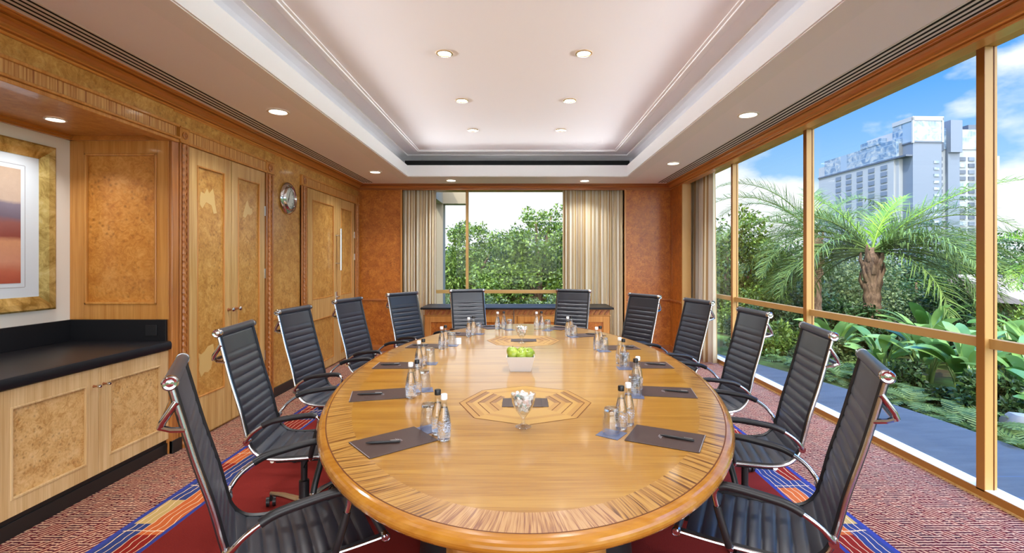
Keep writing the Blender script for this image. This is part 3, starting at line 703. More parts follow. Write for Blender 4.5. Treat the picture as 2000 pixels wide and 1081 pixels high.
# closet (two tall narrow leaves with pale silhouette inlays)
cl = empty('door_1', (0, 0, 0)); cl['kind'] = 'structure'
casing(cl, 3.76, 5.18, 3.86, 5.03)
dm = (M['oak'], M['burl'], M['oak_amber'])
dx = XL+.02
d1 = panel_door('door', 3.875, 4.435, .02, 2.40, dx, cl, [(.34, 2.27)], dm, .095)
d2 = panel_door('door', 4.445, 5.015, .02, 2.40, dx, cl, [(.34, 2.27)], dm, .095)
def blob_inlay(parent, yc, zc, pts, s, name='inlay'):
    m_ = MB(); m_.prism([(yc+p[0]*s, zc+p[1]*s) for p in pts], 0, dx-.0118, dx-.0108)
    return m_.build(name, M['inlay_pale'], parent)
shapeA = [(-.5, .1), (-.45, .35), (-.2, .3), (-.05, .55), (.1, .35), (.35, .6), (.45, .3), (.5, -.1), (.62, -.45), (.4, -.5), (.25, -.15), (-.1, -.05), (-.35, -.35), (-.5, -.2)]
shapeB = [(-.45, -.4), (-.3, .0), (-.1, .45), (.02, .5), (.1, .25), (.3, .1), (.4, .15), (.48, -.1), (.3, -.25), (0, -.22), (-.2, -.45)]
shapeC = [(-.5, .4), (-.3, .3), (-.1, .38), (.1, .55), (.45, .6), (.5, .3), (.4, -.1), (.3, -.4), (.1, -.5), (-.1, -.45), (-.3, -.6), (-.45, -.3), (-.4, 0)]
blob_inlay(d1, 4.12, 1.99, shapeA, .2); blob_inlay(d2, 4.72, 1.98, shapeB, .18); blob_inlay(d1, 4.10, .63, shapeC, .21)
def knob(y, z, x, parent, name='knob', r=.014, l=.05):
    m_ = MB(); m_.lathe([(r*.8, 0), (r*.55, l*.2), (r*.5, l*.5), (r*.9, l*.7)], c=(x, y, z), n=14, axis=0); k = m_.build(name, M['knobwood'], parent, smooth=True)
    m_ = MB(); m_.lathe([(r*.9, 0), (r, .006), (r, .012), (r*.7, .018), (.001, .02)], c=(x+l*.7, y, z), n=16, axis=0); m_.build('knob_cap', M['chrome'], k, smooth=True)
knob(4.39, 1.035, dx, d1, r=.019, l=.055); knob(4.50, 1.035, dx, d2, r=.019, l=.055)
m_ = MB()
for z in (.5, 1.35, 2.0): m_.box(dx-.002, dx+.006, 5.005, 5.02, z-.05, z+.05)
m_.build('hinge', M['steel'], cl)
# entrance double doors
en = empty('door_2', (0, 0, 0)); en['kind'] = 'structure'
casing(en, 5.85, 7.90, 5.99, 7.74)
e1 = panel_door('door', 6.03, 6.985, .02, 2.40, dx, en, [(.12, .72), (.98, 2.27)], dm, .13)
e2 = panel_door('door', 6.995, 7.70, .02, 2.40, dx, en, [(.12, .72), (.98, 2.27)], dm, .13)
m_ = MB(); hx = dx+.07
m_.cyl((hx, 6.935, 1.35), (hx, 6.935, 1.95), .017, 16); pull = m_.build('pull_handle', M['steel'], e1, smooth=True)
m_ = MB()
for z in (1.45, 1.85): m_.cyl((dx, 6.935, z), (hx, 6.935, z), .009, 10)
m_.build('standoff', M['steel'], pull, smooth=True)
m_ = MB(); m_.box(dx, dx+.012, 6.91, 6.975, .80, 1.04); lk = m_.build('lock_plate', M['steel'], e1, bevel=.003)
m_ = MB(); m_.tube([(dx+.01, 6.94, .97), (dx+.05, 6.94, .97), (dx+.055, 6.84, .97)], .008, 8); m_.build('lever', M['steel'], lk, smooth=True)
m_ = MB()
for z in (.4, 1.55, 1.9): m_.box(dx-.002, dx+.008, 7.69, 7.71, z-.05, z+.05)
m_.build('hinge', M['steel'], en)
# dado rail and baseboard on the left wall
mb = MB()
for a, b in ((5.18, 5.85),): mb.box(XL, XL+.018, a, b, .835, .862)
struct(mb, 'trim_14', M['oak_amber'], bevel=.004)
mb = MB(); mb.box(XL, XL+.022, 5.18, 5.85, 0, .1); mb.box(XL, XL+.028, 5.18, 5.85, .0, .02); mb.box(XL, XL+.03, NY, 3.78, 0, .1); struct(mb, 'baseboard_left', M['plinth'], bevel=.003)
mb = MB(); mb.box(XL, XL+.004, NY+.05, 8, 2.64, 2.66); struct(mb, 'trim_15', M['cherry'])

# ---- clock -------------------------------------------------------------------------------------
ck = empty('wall_clock', (XL, 5.53, 2.2), 0, 'round chrome wall clock on burl panelling between the closet and the entrance doors', 'clock')
m_ = MB(); m_.lathe([(.17, 0), (.185, .01), (.185, .02), (.17, .035), (.155, .038), (.148, .03), (.148, .02)], n=48, axis=0, cap=False); m_.build('case', M['chrome'], ck, smooth=True)
m_ = MB(); m_.lathe([(.15, .018), (.13, .05), (.125, .052), (.12, .045), (.118, .02)], n=48, axis=0, cap=False); m_.build('bezel', M['chrome'], ck, smooth=True)
m_ = MB(); m_.lathe([(.12, .018), (.001, .0185)], n=40, axis=0); face = m_.build('dial', M['clock_face'], ck)
m_ = MB()
for k in range(12):
    th = k*PI/6; c_, s_ = math.cos(th), math.sin(th)
    m_.tube([(.0195, .095*s_, .095*c_), (.0195, .11*s_, .11*c_)], .0022, 6)
m_.build('hour_marks', M['clock_hand'], face)
for nme, ln, an, r_ in (('hour_hand', .055, 3.6, .004), ('minute_hand', .085, .35, .003)):
    m_ = MB(); m_.tube([(.022, 0, 0), (.022, ln*math.sin(an), ln*math.cos(an))], [r_, r_*.5], 6); m_.build(nme, M['clock_hand'], ck)

# ---- picture in the niche -------------------------------------------------------------------------
def art_mat():
    m = mat('painted desert landscape', rough=.6); nt, N, L, B = nodes(m)
    g = N('ShaderNodeNewGeometry'); sp = N('ShaderNodeSeparateXYZ'); L(g.outputs['Position'], sp.inputs[0])
    n = noise_n(N, L, g.outputs['Position'], 5, 5, .6, 0, (1, .5, 1)); n2 = noise_n(N, L, g.outputs['Position'], 22, 4, .7)
    z = math_n(N, L, 'ADD', sp.outputs['Z'], math_n(N, L, 'MULTIPLY', math_n(N, L, 'SUBTRACT', n, .5), .09))
    f = math_n(N, L, 'DIVIDE', math_n(N, L, 'SUBTRACT', z, 1.30), .82)
    c = ramp_n(N, L, f, [(0, s2l((170, 66, 44))), (.12, s2l((196, 104, 76))), (.2, s2l((214, 150, 120))), (.38, s2l((212, 152, 112))), (.42, s2l((140, 66, 56))), (.52, s2l((150, 92, 86))), (.58, s2l((112, 104, 122))), (.70, s2l((132, 126, 142))), (.73, s2l((206, 184, 164))), (1, s2l((196, 172, 148)))])
    L(mix_n(N, L, math_n(N, L, 'MULTIPLY', n2, .25), c, s2l((120, 70, 60))), B.inputs['Base Color']); return m
M['art'] = art_mat()
pc = empty('framed_picture', (NX, 0, 0), 0, 'desert landscape print in a wide gilt frame on the cream niche wall', 'picture')
py0, py1, pz0, pz1 = 2.35, 3.53, 1.125, 2.305
m_ = MB(); fw = .10
prf = [(0, 0), (0, .035), (.012, .042), (.05, .034), (.085, .018), (fw, .012), (fw, 0)]
def frame_side(m_, p0, p1, n0, n1):
    """p0,p1 outer corners (y,z); n0,n1 inward diagonals"""
    vs = []
    for (p, n) in ((p0, n0), (p1, n1)):
        for (d_, h) in prf: vs.append((h, p[0]+n[0]*d_, p[1]+n[1]*d_))
    k = len(prf); m_.add(vs, [(i, (i+1) % k, k+(i+1) % k, k+i) for i in range(k)])
cs_ = [((py0, pz0), (1, 1)), ((py1, pz0), (-1, 1)), ((py1, pz1), (-1, -1)), ((py0, pz1), (1, -1))]
for i in range(4): frame_side(m_, cs_[i][0], cs_[(i+1) % 4][0], cs_[i][1], cs_[(i+1) % 4][1])
fixn(m_.build('frame', M['gold'], pc))
m_ = MB(); m_.box(0, .008, py0+fw-.01, py1-fw+.01, pz0+fw-.01, pz1-fw+.01); m_.build('mount', M['mat_board'], pc)
ay0, ay1, az0, az1 = py0+.225, py1-.225, pz0+.20, pz1-.20
m_ = MB(); m_.box(0, .0095, ay0, ay1, az0, az1); m_.build('print', M['art'], pc)
m_ = MB(); e = .028
for (a, b, c, d) in ((ay0-e, ay1+e, az0-e-.003, az0-e), (ay0-e, ay1+e, az1+e, az1+e+.003), (ay0-e-.003, ay0-e, az0-e, az1+e), (ay1+e, ay1+e+.003, az0-e, az1+e)): m_.box(.004, .0088, a, b, c, d)
m_.build('ruled_line', M['mark'], pc)

# ---- base cupboards and granite worktop -------------------------------------------------------------
wk = empty('worktop', (0, 0, 0), 0, 'continuous polished black granite worktop with upstand over the base cupboards', 'worktop')
m_ = MB()
pr = [(NX, .80), (XL+.0, .80), (XL+.018, .805), (XL+.022, .82), (XL+.022, .845), (XL+.014, .862), (XL-.006, .868), (NX, .868)]
m_.prism(pr, 1, NY0, NY+.0); m_.build('slab', M['granite'], wk, smooth=True)
m_ = MB(); m_.box(NX, NX+.022, NY0, NY, .868, 1.03); m_.box(NX+.022, XL-.01, NY-.022, NY, .868, 1.03); m_.build('upstand', M['granite'], wk, bevel=.002)
m_ = MB(); m_.box(XL-.16, XL-.075, NY-.028, NY-.022, .91, .99); sk = m_.build('socket', M['black_plastic'], wk, bevel=.002)
cm = (M['oak_pale'], M['burl_pale'], M['oak_pale'])
def cupboard(ya, yb, lab, doors):
    c = empty('base_cupboard', (0, 0, 0), 0, lab, 'cupboard', 'base cupboards under the granite worktop')
    m2 = MB(); m2.box(NX+.01, XL-.035, ya, yb, .115, .80); m2.build('carcass', M['oak_pale'], c)
    m2 = MB(); m2.box(NX+.05, XL-.02, ya, yb, 0, .115); m2.box(XL-.02, XL-.01, ya, yb, 0, .085); m2.build('plinth', M['plinth'], c, bevel=.003)
    for (a, b, kside) in doors:
        o = panel_door('door', a+.0015, b-.0015, .118, .795, XL-.002, c, [(.205, .70)], cm, .078, part='door')
        ky = b-.035 if kside > 0 else a+.035
        knob(ky, .685, XL-.002, o, r=.011, l=.042)
cupboard(2.46, NY, 'pale burl double cupboard beside the closet doors, under the granite worktop', [(2.46, 3.07, 1), (3.07, NY, -1)])
cupboard(1.24, 2.46, 'pale burl double cupboard below the framed picture, further from the closet', [(1.24, 1.85, 1), (1.85, 2.46, -1)])
cupboard(NY0+.02, 1.24, 'pale burl double cupboard at the viewer end of the worktop', [(.02, .63, 1), (.63, 1.24, -1)])

# ---- sideboard under the far window ----------------------------------------------------------------
sb = empty('sideboard', (0, 0, 0), 0, 'long carved sideboard with black stone top under the far window', 'sideboard')
sx0, sx1, sy0, sy1 = -1.47, 1.33, 7.26, 7.86
m_ = MB(); m_.box(sx0-.05, sx1+.05, 7.2, sy1, .755, .785); m_.build('stone_top', M['granite'], sb, bevel=.006)
m_ = MB(); m_.box(sx0, sx1, sy0+.02, sy1, .09, .755); m_.box(sx0-.02, sx1+.02, sy0-.012, sy0+.02, .742, .755); m_.box(sx0-.01, sx1+.01, sy0-.005, sy0+.02, .655, .668); m_.build('carcass', M['oak_amber'], sb, bevel=.002)
m_ = MB(); m_.box(sx0+.03, sx1-.03, sy0+.03, sy1, 0, .09); m_.build('plinth', M['plinth'], sb)
nb = 34; m_ = MB()
for i in range(nb):
    xa = sx0+(sx1-sx0)*i/nb; w3 = (sx1-sx0)/nb
    m_.prism([(xa+.0, .672), (xa+w3*.45, .672), (xa+w3*1.0, .738), (xa+w3*.55, .738)], 1, sy0-.002, sy0+.022)
m_.build('carved_frieze', M['cherry_x'], sb, bevel=.003)
nd = 4; wd = (sx1-sx0)/nd
for i in range(nd):
    a, b = sx0+wd*i+.012, sx0+wd*(i+1)-.012
    m2 = MB(); m2.box(a+.08, b-.08, sy0+.008, sy0+.02, .2, .56); m2.box(a, b, sy0+.01, sy0+.02, .11, .65)
    d_ = m2.build('door', M['burl_lamp_tint'], sb)
    m2 = MB(); m2.box(a, a+.09, sy0-.004, sy0+.01, .11, .65); m2.box(b-.09, b, sy0-.004, sy0+.01, .11, .65); m2.box(a+.09, b-.09, sy0-.004, sy0+.01, .11, .2); m2.box(a+.09, b-.09, sy0-.004, sy0+.01, .56, .65)
    m2.build('stiles', M['oak_amber'], d_, bevel=.003)
m_ = MB(); m_.cyl((-.12, sy0-.03, .50), (-.12, sy0-.03, .775), .008, 10); ph_ = m_.build('pull_handle', M['chrome'], sb, smooth=True)
m_ = MB(); m_.cyl((-.12, sy0-.03, .53), (-.12, sy0+.0, .53), .006, 8); m_.cyl((-.12, sy0-.03, .735), (-.12, sy0+.0, .735), .006, 8); m_.build('standoff', M['chrome'], ph_, smooth=True)

# ---- conference table --------------------------------------------------------------------------
TC = (.018, 3.486); TA, TB = 1.128, 2.197      # ellipse half axes at the dark stringing line
ZT = .74
tb = empty('conference_table', (0, 0, 0), 0, 'large oval conference table in honey veneer with zebrano border and two drum pedestals', 'table')
def ell(th, off=0):
    c, s = math.cos(th), math.sin(th); x, y = TA*c, TB*s
    nx, ny = TB*c, TA*s; l = math.hypot(nx, ny); return (TC[0]+x+off*nx/l, TC[1]+y+off*ny/l)
NE = 256
def ring(m_, o0, z0, o1, z1, n=NE):
    vs = [(*ell(2*PI*k/n, o0), z0) for k in range(n)]+[(*ell(2*PI*k/n, o1), z1) for k in range(n)]
    m_.add(vs, [(k, (k+1) % n, n+(k+1) % n, n+k) for k in range(n)])
BW = .112
m_ = MB(); m_.add([(*ell(2*PI*k/NE, -BW), ZT) for k in range(NE)], [tuple(range(NE))])
ring(m_, -BW, ZT, -BW, ZT-.03); m_.add([(*ell(2*PI*k/NE, .01), ZT-.048) for k in range(NE)], [tuple(range(NE))[::-1]])
m_.build('tabletop', M['veneer'], tb)
# zebra border: veneer leaves laid side by side, grain runs inwards
def border(name, m_mat, segs):
    m_ = MB(); uv = []
    for (a0, a1, off, skew) in segs:
        n = max(2, int((a1-a0)/(2*PI)*NE)); s = off; prev = None
        for k in range(n+1):
            th = a0+(a1-a0)*k/n; p = ell(th, -BW); q = ell(th, -.004)
            if prev: s += math.dist(prev, q)
            prev = q; b = len(m_.v); m_.v += [(*p, ZT), (*q, ZT)]; uv += [(s+skew*.1, 0.0), (s, .112)]
            if k < n: m_.f.append((b, b+1, b+3, b+2)); m_.mi.append(0)
    return m_.build(name, m_mat, tb, uv=uv)
nse = 14; da = 2*PI/nse; a_near = -PI/2; hw = .245
segs = []; cuts = [a_near+hw+(PI-2*hw)*i/6 for i in range(7)]
for a, b in zip(cuts[:-1], cuts[1:]): segs.append((a, b, random.uniform(0, 50), random.choice((-1, 1))*.3))
cuts2 = [PI/2+hw+(PI-2*hw)*i/6 for i in range(7)]
for a, b in zip(cuts2[:-1], cuts2[1:]): segs.append((a, b, random.uniform(0, 50), random.choice((-1, 1))*.3))
border('zebra_border', M['zebra'], segs[:6]); border('zebra_border', M['zebra'], segs[6:])
border('end_border', M['zebra_end'], [(a_near-hw, a_near+hw, 3, 0)]); border('end_border', M['zebra_end'], [(PI/2-hw, PI/2+hw, 9, 0)])
m_ = MB(); ring(m_, -.0045, ZT+.0002, .001, ZT+.0002); ring(m_, .001, ZT, .001, ZT-.002)
m_.build('dark_stringing', M['dark_line'], tb)
m_ = MB(); pts = [(.0005, ZT+.0003)]+[(.004+.031*math.sin(t), ZT-.027+.027*math.cos(t)) for t in np.linspace(.12, PI, 12)]+[(.0, ZT-.058)]
for (a, b), (c, d) in zip(pts[:-1], pts[1:]): ring(m_, a, b, c, d)
m_.build('edge_rim', M['rim'], tb, smooth=True)
# seams between table sections
m_ = MB()
for ys in (2.92, 4.06): 
    hx_ = (TA-BW)*math.sqrt(1-((ys-TC[1])/(TB-BW))**2); m_.box(TC[0]-hx_, TC[0]+hx_, ys-.0008, ys+.0008, ZT-.001, ZT+.0003)
m_.build('section_seam', M['dark_line'], tb)
# marquetry octagons
def octagon(yc):
    mats = [M['inl_a'], M['inl_b'], M['inl_c'], M['dark_line']]
    m_ = MB(); R = .343; radii = [1, .985, .90, .885, .80, .72, .705, .62, .54, .525, .44, .36]
    for k in range(8):
        a0, a1 = k*PI/4, (k+1)*PI/4; side = abs(math.cos((a0+a1)/2)) > .6
        for i in range(len(radii)-1):
            r0, r1 = radii[i]*R, radii[i+1]*R
            thin = (radii[i]-radii[i+1]) < .02
            m_.cur = 3 if thin and (i == 0 or side) else (2 if (side and (i+k) % 3 == 0) else (1 if i % 2 else 0))
            if not side and not thin: m_.cur = 0 if i % 4 else 1
            z = ZT+.0006
            m_.add([(TC[0]+r0*math.cos(a0), yc+r0*math.sin(a0), z), (TC[0]+r0*math.cos(a1), yc+r0*math.sin(a1), z), (TC[0]+r1*math.cos(a1), yc+r1*math.sin(a1), z), (TC[0]+r1*math.cos(a0), yc+r1*math.sin(a0), z)], [(0, 1, 2, 3)])
    m_.build('marquetry_octagon', None, tb, mats=mats)
    m_ = MB(); m_.box(TC[0]-.118, TC[0]+.118, yc-.075, yc+.075, ZT, ZT+.004); p = m_.build('cable_hatch', M['brownleather'], tb, bevel=.003)
    m_ = MB(); m_.box(TC[0]-.085, TC[0]-.083, yc-.07, yc+.07, ZT+.004, ZT+.0045); m_.box(TC[0]+.083, TC[0]+.085, yc-.07, yc+.07, ZT+.004, ZT+.0045); m_.build('hatch_groove', M['black_plastic'], p)
octagon(2.49); octagon(4.47)
for yc in (2.05, 4.92):
    pr = [(.40, .685), (.385, .6), (.355, .5), (.34, .4), (.34, .25), (.36, .12), (.39, .03), (.39, 0)]
    m_ = MB(); m_.lathe(pr, c=(TC[0], yc, 0), n=56); p = m_.build('pedestal', M['oak_amber'], tb, smooth=True)
    for s_ in (-1, 1):
        m_ = MB(); yy = yc+(.10 if yc < 3 else -.10)
        m_.lathe([(a*.5+.05, b) for a, b in pr], c=(TC[0]+s_*.245, yy, 0), n=28); m_.build('dark_side_column', M['black_plastic'], p, smooth=True)
m_ = MB(); m_.box(TC[0]-.12, TC[0]+.12, 2.3, 4.7, .60, .685); m_.build('spine_beam', M['oak_amber'], tb)

# ---- chairs -----------------------------------------------------------------------------------
PRO = catmull([(.292, .440), (.17, .432), (.02, .428), (-.09, .430), (-.160, .450), (-.205, .50), (-.226, .57), (-.254, .69), (-.300, .85), (-.335, .99), (-.362, 1.10)], 8)
def arc(pts):
    s = [0]
    for a, b in zip(pts[:-1], pts[1:]): s.append(s[-1]+math.dist(a, b))
    return s
def sling_part(s0, s1, nribs, parent, name, plain_end=0.0):
    P = np.array(PRO); A = np.array(arc(PRO)); m_ = MB(); nper = 8
    n = nribs*nper; rows = []
    for i in range(n+1):
        t = s0+(s1-s0)*i/n; y = np.interp(t, A, P[:, 0]); z = np.interp(t, A, P[:, 1])
        dy = np.interp(t+.005, A, P[:, 0])-np.interp(t-.005, A, P[:, 0]); dz = np.interp(t+.005, A, P[:, 1])-np.interp(t-.005, A, P[:, 1]); l = math.hypot(dy, dz)
        nx, nz = -dz/l, dy/l        # pointing up / forward
        if nz < 0 and nx < 0: nx, nz = -nx, -nz
        nx, nz = (dz/l, -dy/l)
        if i == 0 and False: pass
        rows.append((t, y, z, nx, nz))
    W = .205; nxs = 6; front = []; back = []
    for i, (t, y, z, a, b) in enumerate(rows):
        ph_ = (i % nper)/nper; h = .002+.014*max(0, math.sin(PI*ph_))**.45
        if plain_end and t > s1-plain_end: h = .013
        if i in (0, n): h = .004
        for k in range(nxs+1):
            x = -W+2*W*k/nxs; e = 1 if 0 < k < nxs else .35
            front.append((x, y-a*h*e, z-b*h*e)); back.append((x, y+a*h*.6*e, z+b*h*.6*e))
    m_.v = front+back; F = len(front); c = nxs+1
    for i in range(n):
        for k in range(nxs):
            q = i*c+k; m_.f.append((q, q+1, q+c+1, q+c)); m_.f.append((F+q, F+q+c, F+q+c+1, F+q+1))
        m_.f.append((i*c, (i+1)*c, F+(i+1)*c, F+i*c)); q = i*c+nxs; m_.f.append((q, F+q, F+q+c, q+c))
    for i in (0, n):
        for k in range(nxs): q = i*c+k; m_.f.append((q, q+1, F+q+1, F+q) if i else (q, F+q, F+q+1, q+1))
    m_.mi = [0]*len(m_.f)
    o = m_.build(name, M['leather'], parent, smooth=True); fixn(o); o.data.set_sharp_from_angle(angle=math.radians(75)); return o
def make_chair():
    r = empty('conference_chair')
    A = arc(PRO); T = A[-1]; cut = .50
    sling_part(.03, cut, 9, r, 'seat'); bk = sling_part(cut, T-.02, 13, r, 'backrest', .10)
    for sx in (-1, 1):
        m_ = MB(); m_.tube([(sx*.217, y, z) for y, z in PRO], .0105, 10, flat=1.5, up=(1, 0, 0)); 
        m_ = MB(); m_.tube([(sx*.217, y, z) for y, z in PRO], [.0072]*len(PRO), 8, flat=1.0); m_.build('side_rail', M['alu'], r, smooth=True)
        m_ = MB(); m_.tube([(sx*.207, y, z) for y, z in PRO], [.013]*len(PRO), 6); m_.build('sling_edge', M['black_plastic'], r, smooth=True)
        for (y, z, rr) in ((PRO[0][0], PRO[0][1], .017), (PRO[-1][0], PRO[-1][1], .0225)):
            m_ = MB(); b0 = sx*.205; m_.lathe([(rr, 0), (rr, sx*.022), (rr*.86, sx*.026), (rr*.8, sx*.023), (rr*.5, sx*.022), (rr*.45, sx*.026), (.001, sx*.027)], c=(b0, y, z), n=20, axis=0)
            m_.build('end_cap', M['chrome'], r, smooth=True)
        # arm
        ap = catmull([(.222, -.216, .535), (.258, -.206, .553), (.272, -.165, .60), (.274, -.09, .643), (.274, .0, .660), (.274, .10, .670), (.274, .138, .663), (.274, .152, .638), (.273, .140, .58), (.268, .115, .49), (.25, .102, .435), (.222, .10, .432)], 5)
        m_ = MB(); m_.tube([(sx*p[0], p[1], p[2]) for p in ap], .0098, 10); am = m_.build('armrest', M['chrome'], r, smooth=True)
        pp = [p for p in ap if -.13 < p[1] < .14 and p[2] > .60]
        m_ = MB(); m_.tube([(sx*p[0], p[1], p[2]+.002) for p in pp], .0155, 12); m_.build('arm_pad', M['black_plastic'], am, smooth=True)
        fp = [p for p in ap if p[1] > .09 and .45 < p[2] < .60]
        m_ = MB(); m_.tube([(sx*p[0], p[1], p[2]) for p in fp], .0135, 10); m_.build('post_sleeve', M['black_plastic'], am, smooth=True)
        m_ = MB(); m_.cyl((sx*.212, -.214, .535), (sx*.245, -.214, .535), .016, 14); m_.build('arm_pivot', M['chrome'], am, smooth=True)
    m_ = MB(); m_.cyl((-.205, PRO[-1][0], PRO[-1][1]), (.205, PRO[-1][0], PRO[-1][1]), .021, 18); m_.build('head_roll', M['leather'], bk, smooth=True)
    m_ = MB(); m_.cyl((-.205, PRO[0][0], PRO[0][1]), (.205, PRO[0][0], PRO[0][1]), .0145, 16); m_.build('front_roll', M['leather'], r, smooth=True)
    # triangular chrome loop behind the back
    m_ = MB(); hp = [(-.217, -.345, 1.04), (-.213, -.380, .985), (-.205, -.388, .965), (-.18, -.388, .96), (0, -.388, .96), (.18, -.388, .96), (.205, -.388, .965), (.213, -.380, .985), (.217, -.345, 1.04)]
    m_.tube(hp, .0105, 10); m_.tube([(-.217, -.323, .95), (-.214, -.36, .955), (-.205, -.384, .963)], .009, 8); m_.tube([(.217, -.323, .95), (.214, -.36, .955), (.205, -.384, .963)], .009, 8)
    m_.build('rear_handle', M['chrome'], r, smooth=True)
    m_ = MB(); m_.tube([(-.21, .10, .425), (-.1, .09, .40), (.1, .09, .40), (.21, .10, .425)], .011, 8); m_.tube([(-.21, -.10, .42), (-.1, -.09, .40), (.1, -.09, .40), (.21, -.10, .42)], .011, 8); m_.build('seat_spreader', M['chrome'], r, smooth=True)
    m_ = MB(); m_.box(-.08, .08, -.13, .13, .355, .402); mc = m_.build('tilt_mechanism', M['black_plastic'], r, bevel=.008)
    m_ = MB(); m_.tube([(.08, .05, .38), (.22, .06, .375)], .005, 8); m_.build('height_lever', M['black_plastic'], mc, smooth=True)
    m_ = MB(); m_.lathe([(.028, .10), (.028, .22), (.018, .225), (.018, .36)], n=18); m_.build('gas_column', M['black_plastic'], r, smooth=True)
    m_ = MB(); m_.lathe([(.045, .075), (.048, .11), (.03, .125)], n=18)
    for k in range(5):
        th = k*2*PI/5+.3; c_, s_ = math.cos(th), math.sin(th)
        m_.tube([(.03*c_, .03*s_, .10), (.18*c_, .18*s_, .092), (.30*c_, .30*s_, .075)], [.02, .016, .011], 8)
    bs = m_.build('star_base', M['alu'], r, smooth=True)
    for k in range(5):
        th = k*2*PI/5+.3; c_, s_ = math.cos(th)*.30, math.sin(th)*.30; t2 = th+.9; u_, v_ = math.cos(t2), math.sin(t2)
        m_ = MB()
        for q in (-1, 1): m_.cyl((c_+u_*q*.008, s_+v_*q*.008, .027), (c_+u_*q*.026, s_+v_*q*.026, .027), .027, 14)
        m_.cyl((c_, s_, .03), (c_, s_, .075), .008, 8); m_.build('caster', M['black_plastic'], bs, smooth=True)
    return r
SEATS = [  # top bar centre x,y, facing angle (deg from +x), label
 ('W1', 1.275, 1.745, 153.5, 'first along the window side, at the near table end'),
 ('W2', 1.593, 2.594, 167.0, 'second along the window side, before the widest pane'),
 ('W3', 1.710, 3.550, 181.7, 'third along the window side, level with the fruit bowl'),
 ('W4', 1.657, 4.517, 192.6, 'fourth along the window side, in front of the corner curtain'),
 ('W5', 1.336, 5.249, 211.9, 'before the bare burl panel of the far wall'),
 ('W6', 0.660, 6.149, 246.4, 'at the far table end, before the wide curtain and sideboard'),
 ('C6', -0.701, 6.185, -68.9, 'at the far table end, standing before the window glass'),
 ('C5', -1.372, 5.534, -34.0, 'before the gathered curtain nearer the entrance doors'),
 ('C4', -1.676, 4.643, -13.3, 'before the entrance door with the long steel pull'),
 ('C3', -1.760, 3.724, -5.3, 'under the wall clock on the cupboard side'),
 ('C2', -1.604, 2.703, 8.4, 'before the closet doors with pale inlays'),
 ('C1', -1.185, 1.655, 31.0, 'first along the cupboard side, beside the granite worktop')]
proto = make_chair(); km = kid_map(proto)
LT = .362
for i, (sid, x, y, a, lab) in enumerate(SEATS):
    o = proto if i == 0 else copy_tree(proto, km)
    th = math.radians(a); o.location = (x+math.cos(th)*LT, y+math.sin(th)*LT, 0); o.rotation_euler = (0, 0, th-PI/2)
    tag(o, 'black leather chair '+lab, 'chair', 'leather conference chairs round the oval table')

# ---- place settings -----------------------------------------------------------------------------
F = {'W1': (.595, 1.990, 153), 'C1': (-.519, 1.951, 40), 'C2': (-.785, 2.638, 15), 'C3': (-.880, 3.386, 2), 'C4': (-.835, 4.168, -5), 'C5': (-.640, 4.86, -14), 'C6': (-.345, 5.365, -62),
     'W2': (.815, 2.694, 170), 'W3': (.900, 3.396, 179), 'W4': (.838, 4.09, 186), 'W5': (.660, 4.79, 200), 'W6': (.400, 5.29, 242)}
BWt = {'C1': (-.317, 1.966), 'C2': (-.596, 2.583), 'C3': (-.705, 3.299), 'C4': (-.668, 4.013), 'C5': (-.515, 4.678), 'C6': (-.261, 5.198), 'W6': (.159, 5.198), 'W5': (.453, 4.746), 'W4': (.62, 3.99), 'W3': (.700, 3.44), 'W2': (.662, 2.745), 'W1': (.475, 2.15)}
BBk = {'C1': (-.355, 2.035), 'C2': (-.578, 2.655), 'C3': (-.690, 3.372), 'C4': (-.650, 4.10), 'C5': (-.480, 4.782), 'C6': (-.195, 5.238), 'W6': (.215, 5.245), 'W5': (.495, 4.825), 'W4': (.660, 4.045), 'W3': (.712, 3.372), 'W2': (.635, 2.685), 'W1': (.433, 2.098)}
GL = {'C1': (-.405, 2.095), 'C2': (-.555, 2.735), 'C3': (-.655, 3.445), 'C4': (-.605, 4.19), 'C5': (-.435, 4.865), 'C6': (-.13, 5.17), 'W6': (.275, 5.13), 'W5': (.505, 4.68), 'W4': (.672, 3.935), 'W3': (.705, 3.295), 'W2': (.612, 2.615), 'W1': (.379, 2.035)}
WHERE = {'W1': 'first place on the window side', 'W2': 'second place on the window side', 'W3': 'third place on the window side', 'W4': 'fourth place on the window side', 'W5': 'fifth place on the window side', 'W6': 'far end place by the wide curtain',
         'C1': 'first place on the cupboard side', 'C2': 'second place on the cupboard side', 'C3': 'third place on the cupboard side', 'C4': 'fourth place on the cupboard side', 'C5': 'fifth place on the cupboard side', 'C6': 'far end place before the window glass'}
def make_folder():
    r = empty('desk_folder')
    m_ = MB(); m_.box(-.145, .145, -.105, .105, 0, .0035); cv = m_.build('cover', M['brownleather'], r, bevel=.001)
    m_ = MB(); m_.box(-.142, .142, -.102, .102, .0035, .0042)
    # small emblem stamped towards the inner end
    e = MB(); 
    for k in range(3): e.box(.015+k*.006, .018+k*.006, -.02, .02-k*.008, .0036, .0039)
    e.build('stamped_mark', M['mark'], cv)
    t = MB(); t.tube([(-.143, -.100, .0035), (-.143, .100, .0035)], .0016, 6); t.build('spine_stitching', M['mark'], cv)
    return r
def make_pen():
    r = empty('ballpoint_pen')
    m_ = MB(); m_.lathe([(.001, -.068), (.003, -.062), (.0052, -.045), (.0052, .03), (.0048, .062), (.003, .068)], c=(0, 0, .0055), n=12, axis=1); b = m_.build('barrel', M['black_plastic'], r, smooth=True)
    m_ = MB(); m_.box(-.001, .001, .028, .062, .0105, .0125); m_.build('clip', M['steel'], b)
    return r
